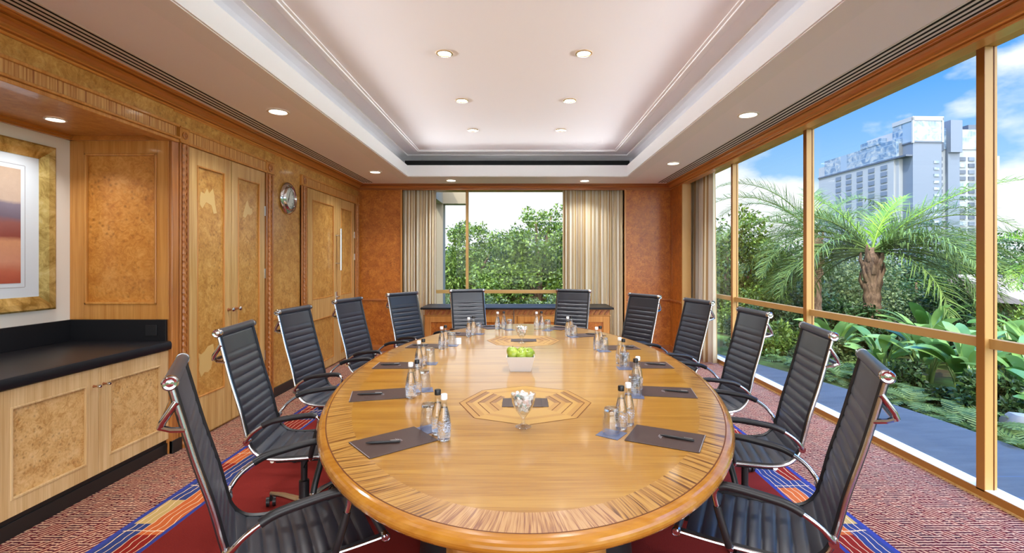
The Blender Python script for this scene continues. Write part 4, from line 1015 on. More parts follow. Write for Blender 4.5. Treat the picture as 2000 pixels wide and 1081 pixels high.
def make_coaster():
    m_ = MB(); m_.box(-.05, .05, -.05, .05, 0, .002); o = m_.build('coaster', M['coaster'], None, bevel=.0006)
    m_ = MB(); m_.tube([(.034*math.cos(t), .034*math.sin(t), .0018) for t in np.linspace(0, 2*PI, 28)[:-1]], .0009, 4, closed=True); m_.build('printed_ring', M['mark'], o)
    return o
def make_glass():
    r = empty('drinking_glass')
    m_ = MB(); n = 28      # upside down tumbler: rim on the coaster, heavy base on top
    m_.lathe([(.037, 0), (.038, .01), (.037, .05), (.033, .09), (.030, .108), (.027, .112), (.001, .113)], n=n, cap=False)
    m_.lathe([(.0345, 0), (.035, .01), (.034, .05), (.030, .085), (.024, .094), (.001, .096)], n=n, cap=False)
    m_.lathe([(.0345, 0), (.036, -.0012+.0012), (.037, 0)], n=n, cap=False); m_.build('tumbler', M['clear'], r, smooth=True)
    m_ = MB(); m_.lathe([(.029, .0975), (.0285, .107), (.001, .109)], n=n, cap=True); m_.build('glass_base', M['glass_solid'], r, smooth=True)
    return r
def make_bottle(capmat):
    r = empty('water_bottle')
    pr = [(.001, 0), (.024, .0), (.027, .005), (.0275, .03), (.0285, .06), (.027, .085), (.022, .11), (.016, .135), (.0125, .15), (.0118, .165), (.0118, .176)]
    m_ = MB(); m_.lathe(pr, n=28, cap=False); m_.build('bottle', M['clear'], r, smooth=True)
    m_ = MB(); m_.lathe([(.001, .004)]+[(a-.0022, b) for a, b in pr[2:8]]+[(.001, .1351)], n=24, cap=False); m_.build('water_fill', M['water'], r, smooth=True)
    m_ = MB(); m_.lathe([(.0277, .038), (.0288, .060), (.0284, .070)], n=28, cap=False); m_.build('label', M['bottle_label'], r, smooth=True)
    m_ = MB(); m_.lathe([(.0132, .168), (.0138, .172), (.0136, .187), (.012, .190), (.001, .190)], n=22); m_.build('cap', capmat, r, smooth=True)
    return r
def label_mat():
    m = bpy.data.materials.new('bottle print'); m.use_nodes = True; nt = m.node_tree; N = nt.nodes.new; L = nt.links.new; B = nt.nodes['Principled BSDF']
    B.inputs['Base Color'].default_value = (*s2l((206, 216, 236)), 1); B.inputs['Roughness'].default_value = .4
    t = N('ShaderNodeBsdfTransparent'); g = N('ShaderNodeTexCoord'); n = noise_n(N, L, g.outputs['Object'], 1, 2, .5, 0, (160, 160, 420))
    f = math_n(N, L, 'MULTIPLY', math_n(N, L, 'GREATER_THAN', n, .56), .75)
    mx = N('ShaderNodeMixShader'); L(f, mx.inputs[0]); L(t.outputs[0], mx.inputs[1]); L(B.outputs[0], mx.inputs[2])
    out = [q for q in nt.nodes if q.type == 'OUTPUT_MATERIAL'][0]; L(mx.outputs[0], out.inputs[0]); return m
M['bottle_label'] = label_mat()
def refr(name, ior, tint):
    m = mat(name, tint, .0); b = m.node_tree.nodes['Principled BSDF']; b.inputs['Transmission Weight'].default_value = 1; b.inputs['IOR'].default_value = ior; return m
M['water'] = refr('still water', 1.33, (.93, .96, 1)); M['glass_solid'] = refr('solid glass', 1.45, (.96, .98, 1))
def spread(proto_, items, group, cat, zz):
    k_ = kid_map(proto_)
    for i, (x, y, a, lab) in enumerate(items):
        o = proto_ if i == 0 else copy_tree(proto_, k_)
        o.location = (x, y, zz); o.rotation_euler = (0, 0, a); tag(o, lab, cat, group)
z0 = ZT+.0005
order = list(F)
spread(make_folder(), [(F[k][0], F[k][1], math.radians(F[k][2]), f'dark brown leather desk folder at the {WHERE[k]}') for k in order], 'desk folders on the table', 'folder', z0)
# pens lie slantwise on the folders
PEN = {k: ((.02 if k[0] == 'W' else -.01), 62) for k in F}
pens = []
for k in order:
    fx, fy, fa = F[k]; t = math.radians(fa)
    d = -.045; px_, py_ = fx+math.cos(t)*d, fy+math.sin(t)*d
    pens.append((px_, py_, (math.radians(-118) if k == 'W1' else math.radians(-110)) if k[0] == 'W' else math.radians(-82), f'black ballpoint pen on the folder at the {WHERE[k]}'))
spread(make_pen(), pens, 'pens on the desk folders', 'pen', z0+.0042)
spread(make_coaster(), [(GL[k][0], GL[k][1], math.radians(F[k][2]+(-8 if k == 'W1' else 0)), f'square slate blue coaster under the upturned tumbler, {WHERE[k]}') for k in order], 'coasters', 'coaster', z0)
spread(make_glass(), [(GL[k][0], GL[k][1], .3*i, f'upturned clear tumbler on coaster at the {WHERE[k]}') for i, k in enumerate(order)], 'upturned tumblers', 'glass', z0+.0022)
spread(make_bottle(M['white_cap']), [(*BWt[k], i*.7, f'white-capped glass water bottle at the {WHERE[k]}') for i, k in enumerate(order)], 'white-capped water bottles', 'bottle', z0)
spread(make_bottle(M['black_cap']), [(*BBk[k], i*.9, f'black-capped glass water bottle at the {WHERE[k]}') for i, k in enumerate(order)], 'black-capped water bottles', 'bottle', z0)
# folded white card by the fourth place on the cupboard side
m_ = MB(); m_.add([(-.028, -.012, 0), (.028, -.012, 0), (.028, 0, .055), (-.028, 0, .055), (-.028, .012, 0), (.028, .012, 0)], [(0, 1, 2, 3), (3, 2, 5, 4)])
o = m_.build('tent_card', M['sill'], None, solid=.0006, loc=(-.565, 4.27, z0+.0008), rot=(0, 0, .15)); tag(o, 'small folded white card standing behind the tumbler, fourth cupboard side place', 'card')

# sweet dishes
def candy_mat():
    m = mat('wrapped sweets', rough=.25, spec=.6); nt, N, L, B = nodes(m)
    g = N('ShaderNodeNewGeometry'); c = ramp_n(N, L, g.outputs['Random Per Island'], [(0, s2l((240, 240, 240))), (.5, s2l((226, 232, 228))), (.75, s2l((236, 206, 196))), (.9, s2l((150, 186, 170))), (1, s2l((60, 70, 96)))])
    L(c, B.inputs['Base Color']); return m
M['candy'] = candy_mat()
def dish(x, y, lab):
    r = empty('sweet_dish', (x, y, ZT+.0005), 0, lab, 'dish')
    m_ = MB(); m_.lathe([(.001, 0), (.034, 0), (.036, .003), (.022, .008), (.010, .016), (.008, .03), (.010, .042), (.016, .052), (.034, .075), (.047, .105), (.054, .148), (.0525, .149), (.045, .106), (.032, .078), (.012, .058), (.001, .056)], n=36, cap=False, mod=lambda th, h: 1+.03*math.cos(10*th)*(1 if h > .07 else 0))
    m_.build('stemmed_bowl', M['clear'], r, smooth=True)
    c = MB(); rr = random.Random(3)
    for k in range(70):
        z = rr.uniform(.07, .150); R = (.010+.038*((z-.06)/.09)**.7)*math.sqrt(rr.random()); a = rr.uniform(0, 2*PI)
        p = Vector((R*math.cos(a), R*math.sin(a), z+.006*(1-R/.05))); q = Vector((rr.uniform(-1, 1), rr.uniform(-1, 1), rr.uniform(-.6, .6))).normalized()
        c.tube([p-q*.011, p-q*.005, p+q*.005, p+q*.011], [.0085, .006, .006, .0085], 6)
    s_ = c.build('wrapped_sweets', M['candy'], None); s_.location = (x, y, ZT+.0005)
    tag(s_, 'white wrapped sweets filling the stemmed dish '+lab.split('dish ')[1], 'sweets', None, 'stuff')
dish(.007, 2.124, 'clear stemmed glass dish on the marquetry octagon, at the near table end')
dish(0.0, 4.315, 'clear stemmed glass dish on the marquetry octagon, beyond the fruit bowl')
# fruit bowl and apples
bx_, by_ = -.008, 3.265
bw = empty('fruit_bowl', (bx_, by_, ZT+.0005), 0, 'square white tapered porcelain bowl holding green apples at table centre', 'bowl')
def frust(m_, b, t_, z0_, z1_, inv=False):
    vs = [(-b, -b, z0_), (b, -b, z0_), (b, b, z0_), (-b, b, z0_), (-t_, -t_, z1_), (t_, -t_, z1_), (t_, t_, z1_), (-t_, t_, z1_)]
    m_.add(vs, [(0, 1, 5, 4), (1, 2, 6, 5), (2, 3, 7, 6), (3, 0, 4, 7), (0, 3, 2, 1)] if not inv else [(0, 4, 5, 1), (1, 5, 6, 2), (2, 6, 7, 3), (3, 7, 4, 0), (0, 1, 2, 3)])
m_ = MB(); frust(m_, .068, .094, 0, .10); frust(m_, .062, .089, .006, .10, True)
m_.add([(-.094, -.094, .10), (.094, -.094, .10), (.094, .094, .10), (-.094, .094, .10), (-.089, -.089, .10), (.089, -.089, .10), (.089, .089, .10), (-.089, .089, .10)], [(0, 1, 5, 4), (1, 2, 6, 5), (2, 3, 7, 6), (3, 0, 4, 7)])
m_.build('bowl', M['porcelain'], bw)
def apple_mat():
    m = mat('green apple skin', rough=.28, coat=.3); nt, N, L, B = nodes(m)
    g = N('ShaderNodeTexCoord'); f = noise_n(N, L, g.outputs['Object'], 18, 4, .6)
    L(ramp_n(N, L, f, [(.35, s2l((128, 156, 34))), (.6, s2l((164, 184, 62))), (.75, s2l((206, 206, 96)))]), B.inputs['Base Color']); return m
M['apple'] = apple_mat()
def make_apple():
    r = empty('green_apple')
    pr = [(.001, -.026), (.010, -.029), (.020, -.026), (.030, -.014), (.035, .002), (.034, .016), (.027, .027), (.016, .031), (.007, .027), (.001, .020)]
    m_ = MB(); m_.lathe(pr, n=28, cap=False, mod=lambda th, h: 1+.025*math.cos(5*th)*(1 if h < 0 else .3)); m_.build('fruit', M['apple'], r, smooth=True)
    m_ = MB(); m_.tube([(0, 0, .02), (.002, .001, .031), (.005, .002, .038)], .0015, 6); m_.build('stem', M['bark'], r, smooth=True)
    return r
ap = make_apple(); ka = kid_map(ap)
AP = [(-.050, -.035, .108, 'on the cupboard side front of the white bowl'), (.006, -.050, .100, 'middle front of the white bowl, leaning on two others'), (.052, -.032, .112, 'window side front, highest in the white bowl'),
      (-.058, .030, .112, 'at the back corner of the white bowl, cupboard side'), (.014, .030, .108, 'behind the middle apple in the white bowl'), (.06, .045, .09, 'half hidden in the window side back corner of the bowl')]
for i, (x, y, z, lb) in enumerate(AP):
    o = ap if i == 0 else copy_tree(ap, ka); o.location = (bx_+x, by_+y, ZT+z); o.rotation_euler = (random.uniform(-.5, .2), random.uniform(-.4, .4), i*1.3); s = 1.12 if i != 1 else 1.05; o.scale = (s, s, s)
    tag(o, 'green apple '+lb, 'apple', 'green apples in the bowl')

# ------------------------------------------------------------ outside -------------------------------
dk = [(XG+.03, 8.2), (3.05, 7.95), (3.25, 7.4), (3.41, 6.94), (3.6, 6.3), (3.7, 5.9), (3.77, 5.57), (3.83, 5.06), (3.9, 4.5), (3.93, 4.14), (3.94, 3.75), (3.94, 2.5), (3.9, 0), (3.9, YN), (XG+.03, YN)]
struct(MB().prism(dk, 2, -.25, -.004), 'path_terrace', M['slate'])
struct(MB().quad((-70, -40, -1.2), (400, -40, -1.2), (400, 420, -1.2), (-70, 420, -1.2)), 'ground_outside', M['soil'])
# planted bank rising to terrace level beside the windows
mb = MB(); gx = np.linspace(3.3, 16, 26); gy = np.linspace(-4, 16, 40)
for i, x in enumerate(gx):
    for j, y in enumerate(gy): mb.v.append((x, y, -.12-.35*((x-3.3)/12.7)+.05*math.sin(x*2.1)*math.cos(y*1.7) if x < 15.5 else -1.3))
for i in range(len(gx)-1):
    for j in range(len(gy)-1): q = i*len(gy)+j; mb.f.append((q, q+len(gy), q+len(gy)+1, q+1)); mb.mi.append(0)
struct(mb, 'garden_bank', M['soil'])
# stone column and lintel of the building outside the far window
mb = MB(); mb.box(-1.80, -1.62, 9.9, 10.2, -1.2, 3.3); mb.box(-1.80, -1.12, 9.9, 10.2, 2.67, 3.3); mb.box(-1.80, -1.62, 8.35, 10.2, 2.67, 3.3); 
o = struct(mb, 'exterior_column', M['limestone'])

def np_mesh(name, V, Fq, m, parent=None, loc=(0, 0, 0)):
    me = bpy.data.meshes.new(name); V = np.asarray(V, np.float32).reshape(-1, 3); Fq = np.asarray(Fq, np.int32); k = Fq.shape[1]
    me.vertices.add(len(V)); me.vertices.foreach_set('co', V.ravel()); me.loops.add(Fq.size); me.loops.foreach_set('vertex_index', Fq.ravel())
    me.polygons.add(len(Fq)); me.polygons.foreach_set('loop_start', np.arange(0, Fq.size, k, dtype=np.int32)); me.polygons.foreach_set('loop_total', np.full(len(Fq), k, np.int32))
    me.update(calc_edges=True); me.materials.append(m)
    o = bpy.data.objects.new(name, me); COL.objects.link(o); o.parent = parent; o.location = loc; return o
def leaves_at(P, Nrm, size, r_, aspect=.5):
    """bent diamond leaves: 2 quads sharing a mid rib"""
    n = len(P); d = r_.normal(size=(n, 3)); d = d/np.linalg.norm(d, axis=1)[:, None]
    a = d + Nrm*.35; a[:, 2] -= .25; a /= np.linalg.norm(a, axis=1)[:, None]
    b = np.cross(a, r_.normal(size=(n, 3))); b /= np.linalg.norm(b, axis=1)[:, None]; c = np.cross(a, b)
    s = size*r_.uniform(.6, 1.25, n)[:, None]
    v0 = P; v1 = P+a*s*.5+b*s*aspect*.5+c*s*.1; v2 = P+a*s; v3 = P+a*s*.5-b*s*aspect*.5+c*s*.1
    V = np.stack([v0, v1, v2, v3], 1).reshape(-1, 3); F_ = np.arange(4*n).reshape(n, 4); return V, F_
def blob_tree(name, x, y, zb, blobs, nleaf, size, mt, label, cat='tree', group=None, trunk=True, seed=0, aspect=.5):
    """blobs = (dx,dy,z,radius) leafy masses"""
    r_ = np.random.default_rng(seed); root = empty(name, (x, y, zb), 0, label, cat, group)
    bl = np.array(blobs, float); puffs = []
    for (bx, by, bz, br) in bl:
        k = max(6, int(22*min(br, 2.2)))
        d = r_.normal(size=(k, 3)); d /= np.linalg.norm(d, axis=1)[:, None]
        for q in d: puffs.append((bx+q[0]*br*.78, by+q[1]*br*.78, bz+q[2]*br*.7, br*r_.uniform(.22, .42)))
    puffs = np.array(puffs); w = puffs[:, 3]**2; w /= w.sum()
    idx = r_.choice(len(puffs), nleaf, p=w); d = r_.normal(size=(nleaf, 3)); d /= np.linalg.norm(d, axis=1)[:, None]
    rad = puffs[idx, 3]*r_.uniform(.55, 1.08, nleaf); P = puffs[idx, :3]+d*rad[:, None]
    P[:, 2] = np.maximum(P[:, 2], .05)
    V, F_ = leaves_at(P, d, size, r_, aspect); np_mesh('foliage', V, F_, mt, root)
    if trunk:
        m_ = MB(); tz = bl[:, 2].mean(); cx_, cy_ = bl[:, 0].mean(), bl[:, 1].mean()
        m_.tube([(0, 0, -.1), (cx_*.3, cy_*.3, tz*.5), (cx_, cy_, tz)], [.16, .12, .06], 8)
        for (bx, by, bz, br) in bl: m_.tube([(cx_*.3, cy_*.3, tz*.5), (bx*.7, by*.7, bz*.85), (bx, by, bz)], [.08, .05, .03], 6)
        m_.build('trunk', M['bark'], root, smooth=True)
    return root
# trees beyond the far window
blob_tree('leafy_tree', .6, 17.0, -1.2, [(0, 0, 3.3, 1.1), (-.9, .2, 2.8, 1.0), (.9, 0, 2.9, 1.1), (-.1, 0, 4.15, .6), (.45, .1, 4.3, .5), (0, .2, 1.6, 1.5), (1.4, .5, 1.5, 1.2), (-1.6, .1, 1.6, 1.1)], 26000, .13, M['leaf'], 'tall bright leafy tree filling the middle of the far window', group='trees outside the far window', seed=1)
blob_tree('leafy_tree', -2.0, 18.2, -1.2, [(0, 0, 3.4, .85), (-.5, 0, 2.1, 1.1), (.8, 0, 3.0, .9), (-.9, .2, 1.3, 1.2), (.9, 0, 1.4, 1.3)], 20000, .13, M['leaf'], 'lower leafy tree outside the far window, beside the stone column', group='trees outside the far window', seed=2)
blob_tree('leafy_shrub', .2, 14.5, -1.2, [(-1.2, 0, .9, .8), (0, 0, .8, .8), (1.0, 0, .9, .8), (-2.4, .3, 1.0, .8)], 15000, .10, M['leaf_olive'], 'dense green shrub growing below the far window trees', 'shrub', trunk=False, seed=3)
blob_tree('leafy_tree', 3.0, 19.5, -1.2, [(0, 0, 3.2, 1.4), (1, 0, 2, 1.4), (-1, 0, 2, 1.4)], 14000, .14, M['leaf_dark'], 'darker tree behind the far window curtain edge', group='trees outside the far window', seed=4)
# side garden trees  (x = column * distance)
def side_tree(px, d, ztop, rad, mt, label, n=14000, seed=0, size=.12, name='garden_tree', cat='tree', grp='trees in the side garden', aspect=.5):
    zt_ = ztop+1.2
    return blob_tree(name, px*d, d, -1.2, [(0, 0, zt_-rad*.8, rad*.85), (-rad*.6, 0, zt_-rad*1.5, rad*.85), (rad*.65, .1, zt_-rad*1.4, rad*.8), (0, 0, max(.6, zt_-rad*2.6), rad*1.1), (rad*.4, 0, max(.5, zt_-rad*3.6), rad)], n, size, mt, label, cat, grp, seed=seed, aspect=aspect)
side_tree(.425, 12.5, 2.95, 1.15, M['leaf'], 'upright leafy tree seen beside the corner curtain', 18000, 11)
side_tree(.52, 13.5, 1.9, 1.2, M['leaf_dark'], 'dark green tree behind the second tall pane', 14000, 12)
side_tree(.60, 15.0, 2.05, 1.4, M['leaf_olive'], 'pale olive tree behind the drooping palm frond', 18000, 13)
side_tree(.70, 17.0, 2.0, 1.5, M['leaf_olive'], 'olive tree beyond the palm trunk', 14000, 14)
side_tree(.82, 18.0, 1.9, 1.5, M['leaf_dark'], 'dark tree below the tower corner', 12000, 15)
side_tree(.93, 18.0, 2.0, 1.6, M['leaf'], 'green tree below the tower side wing', 12000, 16)
side_tree(1.08, 17.0, 2.5, 1.7, M['leaf_dark'], 'broad tree beyond the last narrow pane', 14000, 17)
side_tree(1.22, 16.0, 2.6, 1.7, M['leaf_dark'], 'tree outside past the last pane', 8000, 18)
dl_ = ['beyond the corner curtain', 'beyond the second tall pane', 'behind the pale olive tree', 'behind the palm trunk', 'under the tower left corner'.replace('left', 'inner'), 'under the tower lift shaft', 'behind the big glazing post', 'beyond the garden house roof']
for i, (px_, d_, zt_, rd_) in enumerate(((.34, 24, 2.6, 1.9), (.47, 26, 2.9, 2.1), (.58, 27, 3.0, 2.2), (.69, 27, 2.8, 2.1), (.80, 27, 3.0, 2.2), (.91, 27, 2.8, 2.2), (1.02, 26, 3.2, 2.2), (1.14, 25, 3.2, 2.2))):
    side_tree(px_, d_, zt_, rd_, M['leaf_dark'], 'distant dark tree '+dl_[i], 7000, 30+i, .24, 'distant_tree', 'tree', 'row of distant trees closing the garden')
for i, (xx, d_) in enumerate(((-5, 26), (-1.5, 28), (2.5, 27), (6.5, 26))):
    blob_tree('distant_tree', xx, d_, -1.2, [(0, 0, 2.2, 1.8), (-1.4, 0, 1.6, 1.5), (1.4, 0, 1.6, 1.5)], 6000, .24, M['leaf_dark'], 'distant dark tree '+('behind the outside stone column', 'behind the two far window trees', 'behind the wide striped curtain', 'beyond the bare burl corner')[i], 'tree', 'row of distant trees beyond the far window', seed=50+i)

# palms
def frond(L_, az, el, droop, r_, nl=50, ll=.42, mt=None, parent=None, z0=0, width=.0088):
    """arched rib with two combs of leaflets"""
    n = 26; pts = []; p = np.array([0., 0., z0]); a = el; h = np.array([math.cos(az), math.sin(az), 0]); st_ = L_/n; tw = r_.uniform(-.3, .3)
    for i in range(n+1):
        pts.append(p.copy()); p = p+(h*math.cos(a)+np.array([0, 0, 1])*math.sin(a))*st_; a -= droop/n*(.5+1.1*i/n)
    P = np.array(pts); rads = np.linspace(.02, .003, n+1)
    m_ = MB(); m_.tube([tuple(q) for q in P], list(rads), 5); V = list(m_.v); Fq = [f for f in m_.f if len(f) == 4]
    lat = np.array([-math.sin(az), math.cos(az), 0])
    nl = int(nl*(1.5 if L_ > 2.55 else 1))
    for i in range(nl):
        t = .12+.88*i/(nl-1); k = t*n; j = min(int(k), n-1); q = P[j]+(P[j+1]-P[j])*(k-j); tan = P[j+1]-P[j]; tan /= np.linalg.norm(tan)
        up = np.cross(tan, lat); up = up if up[2] > 0 else -up
        l = ll*(math.sin(PI*min(1, t*.85+.13))**.6)*r_.uniform(.85, 1.1)
        for s in (-1, 1):
            d = tan*r_.uniform(.7, 1.1)+lat*s*(.8)+up*r_.uniform(.0, .7); d /= np.linalg.norm(d)
            e = d*.9+np.array([0, 0, -r_.uniform(.15, .7)]); e /= np.linalg.norm(e)
            wv = np.cross(d, up); wv /= np.linalg.norm(wv); wv = wv*width
            m1 = q+d*l*.5; m2 = m1+e*l*.5; b = len(V)
            V += [q-wv*.6, q+wv*.6, m1+wv, m1-wv, m2+wv*.12, m2-wv*.12]; Fq += [(b, b+1, b+2, b+3), (b+3, b+2, b+4, b+5)]
    return np_mesh('frond', np.array(V), np.array(Fq), mt, parent, (0, 0, 0))
def palm(x, y, zb, zc, fr_list, label, trunk_r=.19, seed=0):
    r_ = np.random.default_rng(seed); root = empty('palm_tree', (x, y, zb), 0, label, 'palm', 'feathery palms in the side garden')
    H_ = zc-zb; m_ = MB(); bark_ = M['bark']
    prof_ = [(trunk_r*(1.15-.25*t)*(1+.05*math.sin(t*70)), H_*t) for t in np.linspace(0, .72, 60)]+[(trunk_r*.95, H_*.76), (trunk_r*1.1, H_*.82), (trunk_r*.85, H_*.92), (trunk_r*.4, H_)]
    m_.lathe(prof_, n=18); m_.build('trunk', M['bark'], root, smooth=True)
    for (L_, az, el, dr, new) in fr_list:
        f = frond(L_, math.radians(az), math.radians(el), math.radians(dr), r_, mt=M['palm_new'] if new else M['palm'], parent=root, ll=.58 if L_ > 1.6 else .42)
        f.location = (0, 0, H_-.08)
    # cut leaf bases round the trunk head
    m_ = MB()
    for k in range(14):
        a = k*2.4; z = H_*(.62+.022*k); m_.tube([(trunk_r*.8*math.cos(a), trunk_r*.8*math.sin(a), z), (trunk_r*1.3*math.cos(a), trunk_r*1.3*math.sin(a), z+.16), (trunk_r*1.25*math.cos(a), trunk_r*1.25*math.sin(a), z+.3)], [.05, .035, .015], 5)
    m_.build('leaf_bases', M['bark'], root, smooth=True)
    return root
# main palm: azimuth 0 = away from the windows (+x), 90 = further along, 180 = towards the room, 270 = towards the viewer
palm(6.55, 9.0, -.4, 1.74, [(2.1+.3*(k_*.37 % 1), (-40 if k_ % 2 else 145)+(k_*53 % 100)-50, (k_*29 % 66)-8, 55+(k_*17 % 45), 0) for k_ in range(20)]+[(2.4, -34, 50, 50, 1), (1.5, 148, 64, 40, 1), (2.3, 10, 44, 105, 0), (2.4, -38, 30, 105, 0), (2.2, 50, 52, 90, 0), (2.3, 120, 50, 95, 0), (2.3, 150, 40, 110, 0), (2.4, 172, 30, 115, 0), (2.2, 130, 22, 105, 0), (2.2, 110, 14, 100, 0), (2.3, -60, 26, 110, 0), (2.3, -20, 16, 95, 0), (2.1, 80, 30, 110, 0), (2.3, -5, 22, 100, 0), (2.1, 160, 4, 80, 0), (2.2, -75, 12, 100, 0), (2.2, -45, 4, 80, 0), (2.1, -15, -6, 70, 0), (2.0, 140, -10, 60, 0), (1.5, 20, 72, 60, 1), (2.0, 200, 30, 115, 0), (2.0, 275, 34, 110, 0), (2.3, -50, 46, 100, 0), (2.2, 165, 52, 100, 0), (2.2, 185, 12, 90, 0), (2.1, -90, 0, 80, 0)], 'main feathery palm with thick bare trunk behind the widest pane', .14, 5)
palm(7.3, 12.0, -1.0, 2.25, [(3.0, 175, 48, 85, 0), (3.0, 195, 20, 60, 0), (2.8, 160, 62, 80, 0), (2.8, 130, 50, 90, 0), (2.6, 60, 60, 80, 0), (3.0, 20, 50, 90, 0), (2.8, -20, 40, 100, 0), (2.8, 215, 2, 60, 0), (2.4, 250, 30, 100, 0), (2.6, 300, 30, 100, 0), (2.5, 185, -8, 60, 0), (2.4, 90, 30, 100, 0), (2.4, 165, 5, 70, 0)], 'second taller palm whose fronds arch across the second tall pane', .15, 6)
palm(13.8, 12.5, -1.0, 1.7, [(2.3, 180, 40, 100, 1), (2.3, 140, 50, 90, 0), (2.3, 220, 30, 100, 1), (2.2, 260, 40, 90, 0), (2.2, 100, 40, 100, 0), (2.2, 20, 50, 90, 0), (2.2, 320, 40, 100, 0), (2.0, 200, 5, 80, 1), (2, 160, 0, 80, 0)], 'short bright palm beyond the last narrow pane', .15, 7)
# broad leaved plants
def broad_plant(x, y, zb, n, h, ll, label, seed, mt='broad', cat='plant'):
    h *= .55; ll *= .68
    r_ = np.random.default_rng(seed); root = empty('broadleaf_plant', (x, y, zb), 0, label, cat, 'broad leaved plants along the terrace')
    V = []; Fq = []; st_ = MB()
    for i in range(int(n*1.5)):
        az = i*2.4+r_.uniform(-.3, .3); tilt = r_.uniform(.08, .55); hh = h*r_.uniform(.35, 1.0); hd = np.array([math.cos(az), math.sin(az), 0])
        b0 = np.array([.05*math.cos(az), .05*math.sin(az), 0]); b1 = b0+hd*hh*tilt*.6+np.array([0, 0, hh])
        st_.tube([tuple(b0), tuple(b0*.5+b1*.5+np.array([0, 0, .05])), tuple(b1)], [.018, .013, .008], 5)
        a = PI/2-tilt*1.6; L_ = ll*r_.uniform(.7, 1.1); nseg = 7; p = b1.copy(); side = np.array([-math.sin(az), math.cos(az), 0])
        roll = r_.uniform(-.5, .5); prev = None
        for k in range(nseg+1):
            t = k/nseg; w_ = L_*.15*math.sin(PI*min(1, t*.92+.06))**.7
            d = hd*math.cos(a)+np.array([0, 0, 1])*math.sin(a); up = np.cross(d, side); sd_ = side*math.cos(roll)+up*math.sin(roll)
            b = len(V); V += [p+sd_*w_+np.array([0, 0, .12*w_]), p, p-sd_*w_+np.array([0, 0, .12*w_])]
            if k: Fq += [(b-3, b-2, b+1, b), (b-2, b-1, b+2, b+1)]
            p = p+d*L_/nseg; a -= .16
    np_mesh('leaves', np.array(V), np.array(Fq), M[mt], root); st_.build('stems', M['stalk'], root, smooth=True); return root
bp = [(5.35, 8.2, 16, 1.0, .75, 'behind the second chair, foot of the palm'), (5.3, 7.1, 14, .9, .7, 'below the main palm trunk'), (5.55, 6.6, 16, 1.15, .8, 'in front of the palm trunk'), (5.45, 5.9, 18, 1.2, .8, 'tallest clump below the widest pane'),
      (5.5, 5.2, 18, 1.1, .75, 'beside the big glazing post'), (5.2, 4.6, 14, .8, .6, 'at the edge of the last narrow pane'), (6.4, 7.6, 18, 1.35, .9, 'behind the palm trunk'), (6.7, 6.2, 18, 1.4, .9, 'deep in the bed past the palm'),
      (7.2, 7.0, 16, 1.3, .9, 'at the back of the palm bed'), (5.6, 4.0, 16, 1.1, .7, 'seen low through the last narrow pane'), (6.9, 5.2, 16, 1.3, .85, 'tall clump before the garden house'), (4.6, 9.3, 14, .8, .6, 'behind the third chair by the terrace')]
for i, (x, y, n, h, ll, lb) in enumerate(bp): broad_plant(x, y, -.25, n, h, ll, 'broad leaved green plant '+lb, 100+i)
# low shrubs and ferns
for i, (x, y, n, rr, mt, lb) in enumerate(((4.35, 8.6, 7000, .55, 'leaf', 'green shrub at the terrace edge behind the fourth chair'), (4.9, 9.6, 7000, .7, 'leaf_dark', 'dark shrub under the second tall pane'), (4.8, 7.6, 6000, .45, 'leaf_olive', 'pale shrub at the terrace bend'),
      (6.0, 8.8, 7000, .7, 'leaf_dark', 'dark shrub round the palm foot'), (7.6, 8.6, 8000, .9, 'leaf_dark', 'dark shrub behind the palm bed'), (4.9, 5.0, 5000, .42, 'leaf_dark', 'dark low shrub by the terrace under the widest pane'), (6.2, 4.9, 7000, .7, 'leaf_dark', 'dark shrub behind the last pane plants'),
      (4.75, 6.1, 5000, .40, 'leaf_dark', 'dark ground shrub under the broad leaves'), (8.2, 7.2, 7000, .9, 'leaf', 'green shrub before the garden house'), (5.4, 10.8, 8000, .9, 'leaf', 'bright shrub behind the corner of the terrace'))):
    blob_tree('garden_shrub', x, y, -.3, [(0, 0, rr*.8, rr*.7), (rr*.6, .1, rr*.6, rr*.6), (-rr*.5, .2, rr*.5, rr*.6), (0, -.4*rr, rr*.4, rr*.6)], n, .075, M[mt], lb, 'shrub', 'shrubs along the terrace', trunk=False, seed=200+i)
def fern(x, y, n, L_, seed, lb):
    r_ = np.random.default_rng(seed); root = empty('garden_fern', (x, y, -.16), 0, lb, 'fern', 'bright ferns at the terrace edge')
    V = []; Fq = []
    for i in range(n):
        az = i*2.4; a = r_.uniform(.5, 1.2); p = np.zeros(3); h = np.array([math.cos(az), math.sin(az), 0]); lat = np.array([-math.sin(az), math.cos(az), 0]); l = L_*r_.uniform(.6, 1.1)
        for k in range(14):
            d = h*math.cos(a)+np.array([0, 0, 1])*math.sin(a); q = p+d*l/14; w_ = l*.24*math.sin(PI*(k+1.5)/16)
            for s in (-1, 1):
                b = len(V); V += [p, p+d*l*.05, p+lat*s*w_+d*w_*.5+d*l*.03, p+lat*s*w_+d*w_*.5]; Fq.append((b, b+1, b+2, b+3))
            p = q; a -= .11
    np_mesh('leaves', np.array(V), np.array(Fq), M['leaf_bright'], root)
fe = [(4.35, 6.55), (4.6, 6.9), (4.3, 7.1), (4.75, 6.4), (4.5, 5.95), (4.4, 4.9), (4.3, 4.5), (4.55, 4.2), (4.35, 5.4), (4.2, 4.0), (4.2, 7.6), (4.7, 7.3)]
en_ = ['beside the second chair', 'deeper beside the second chair', 'at the terrace bend', 'under the palm side', 'under the broad leaves', 'before the pale stones', 'between the pale stones and terrace', 'below the big glazing post', 'under the first chair handle', 'beside the last pane', 'under the fourth chair', 'by the pale shrub']
for i, ((x, y), lb) in enumerate(zip(fe, en_)): fern(x, y, 22, .45, 300+i, 'bright green fern '+lb)
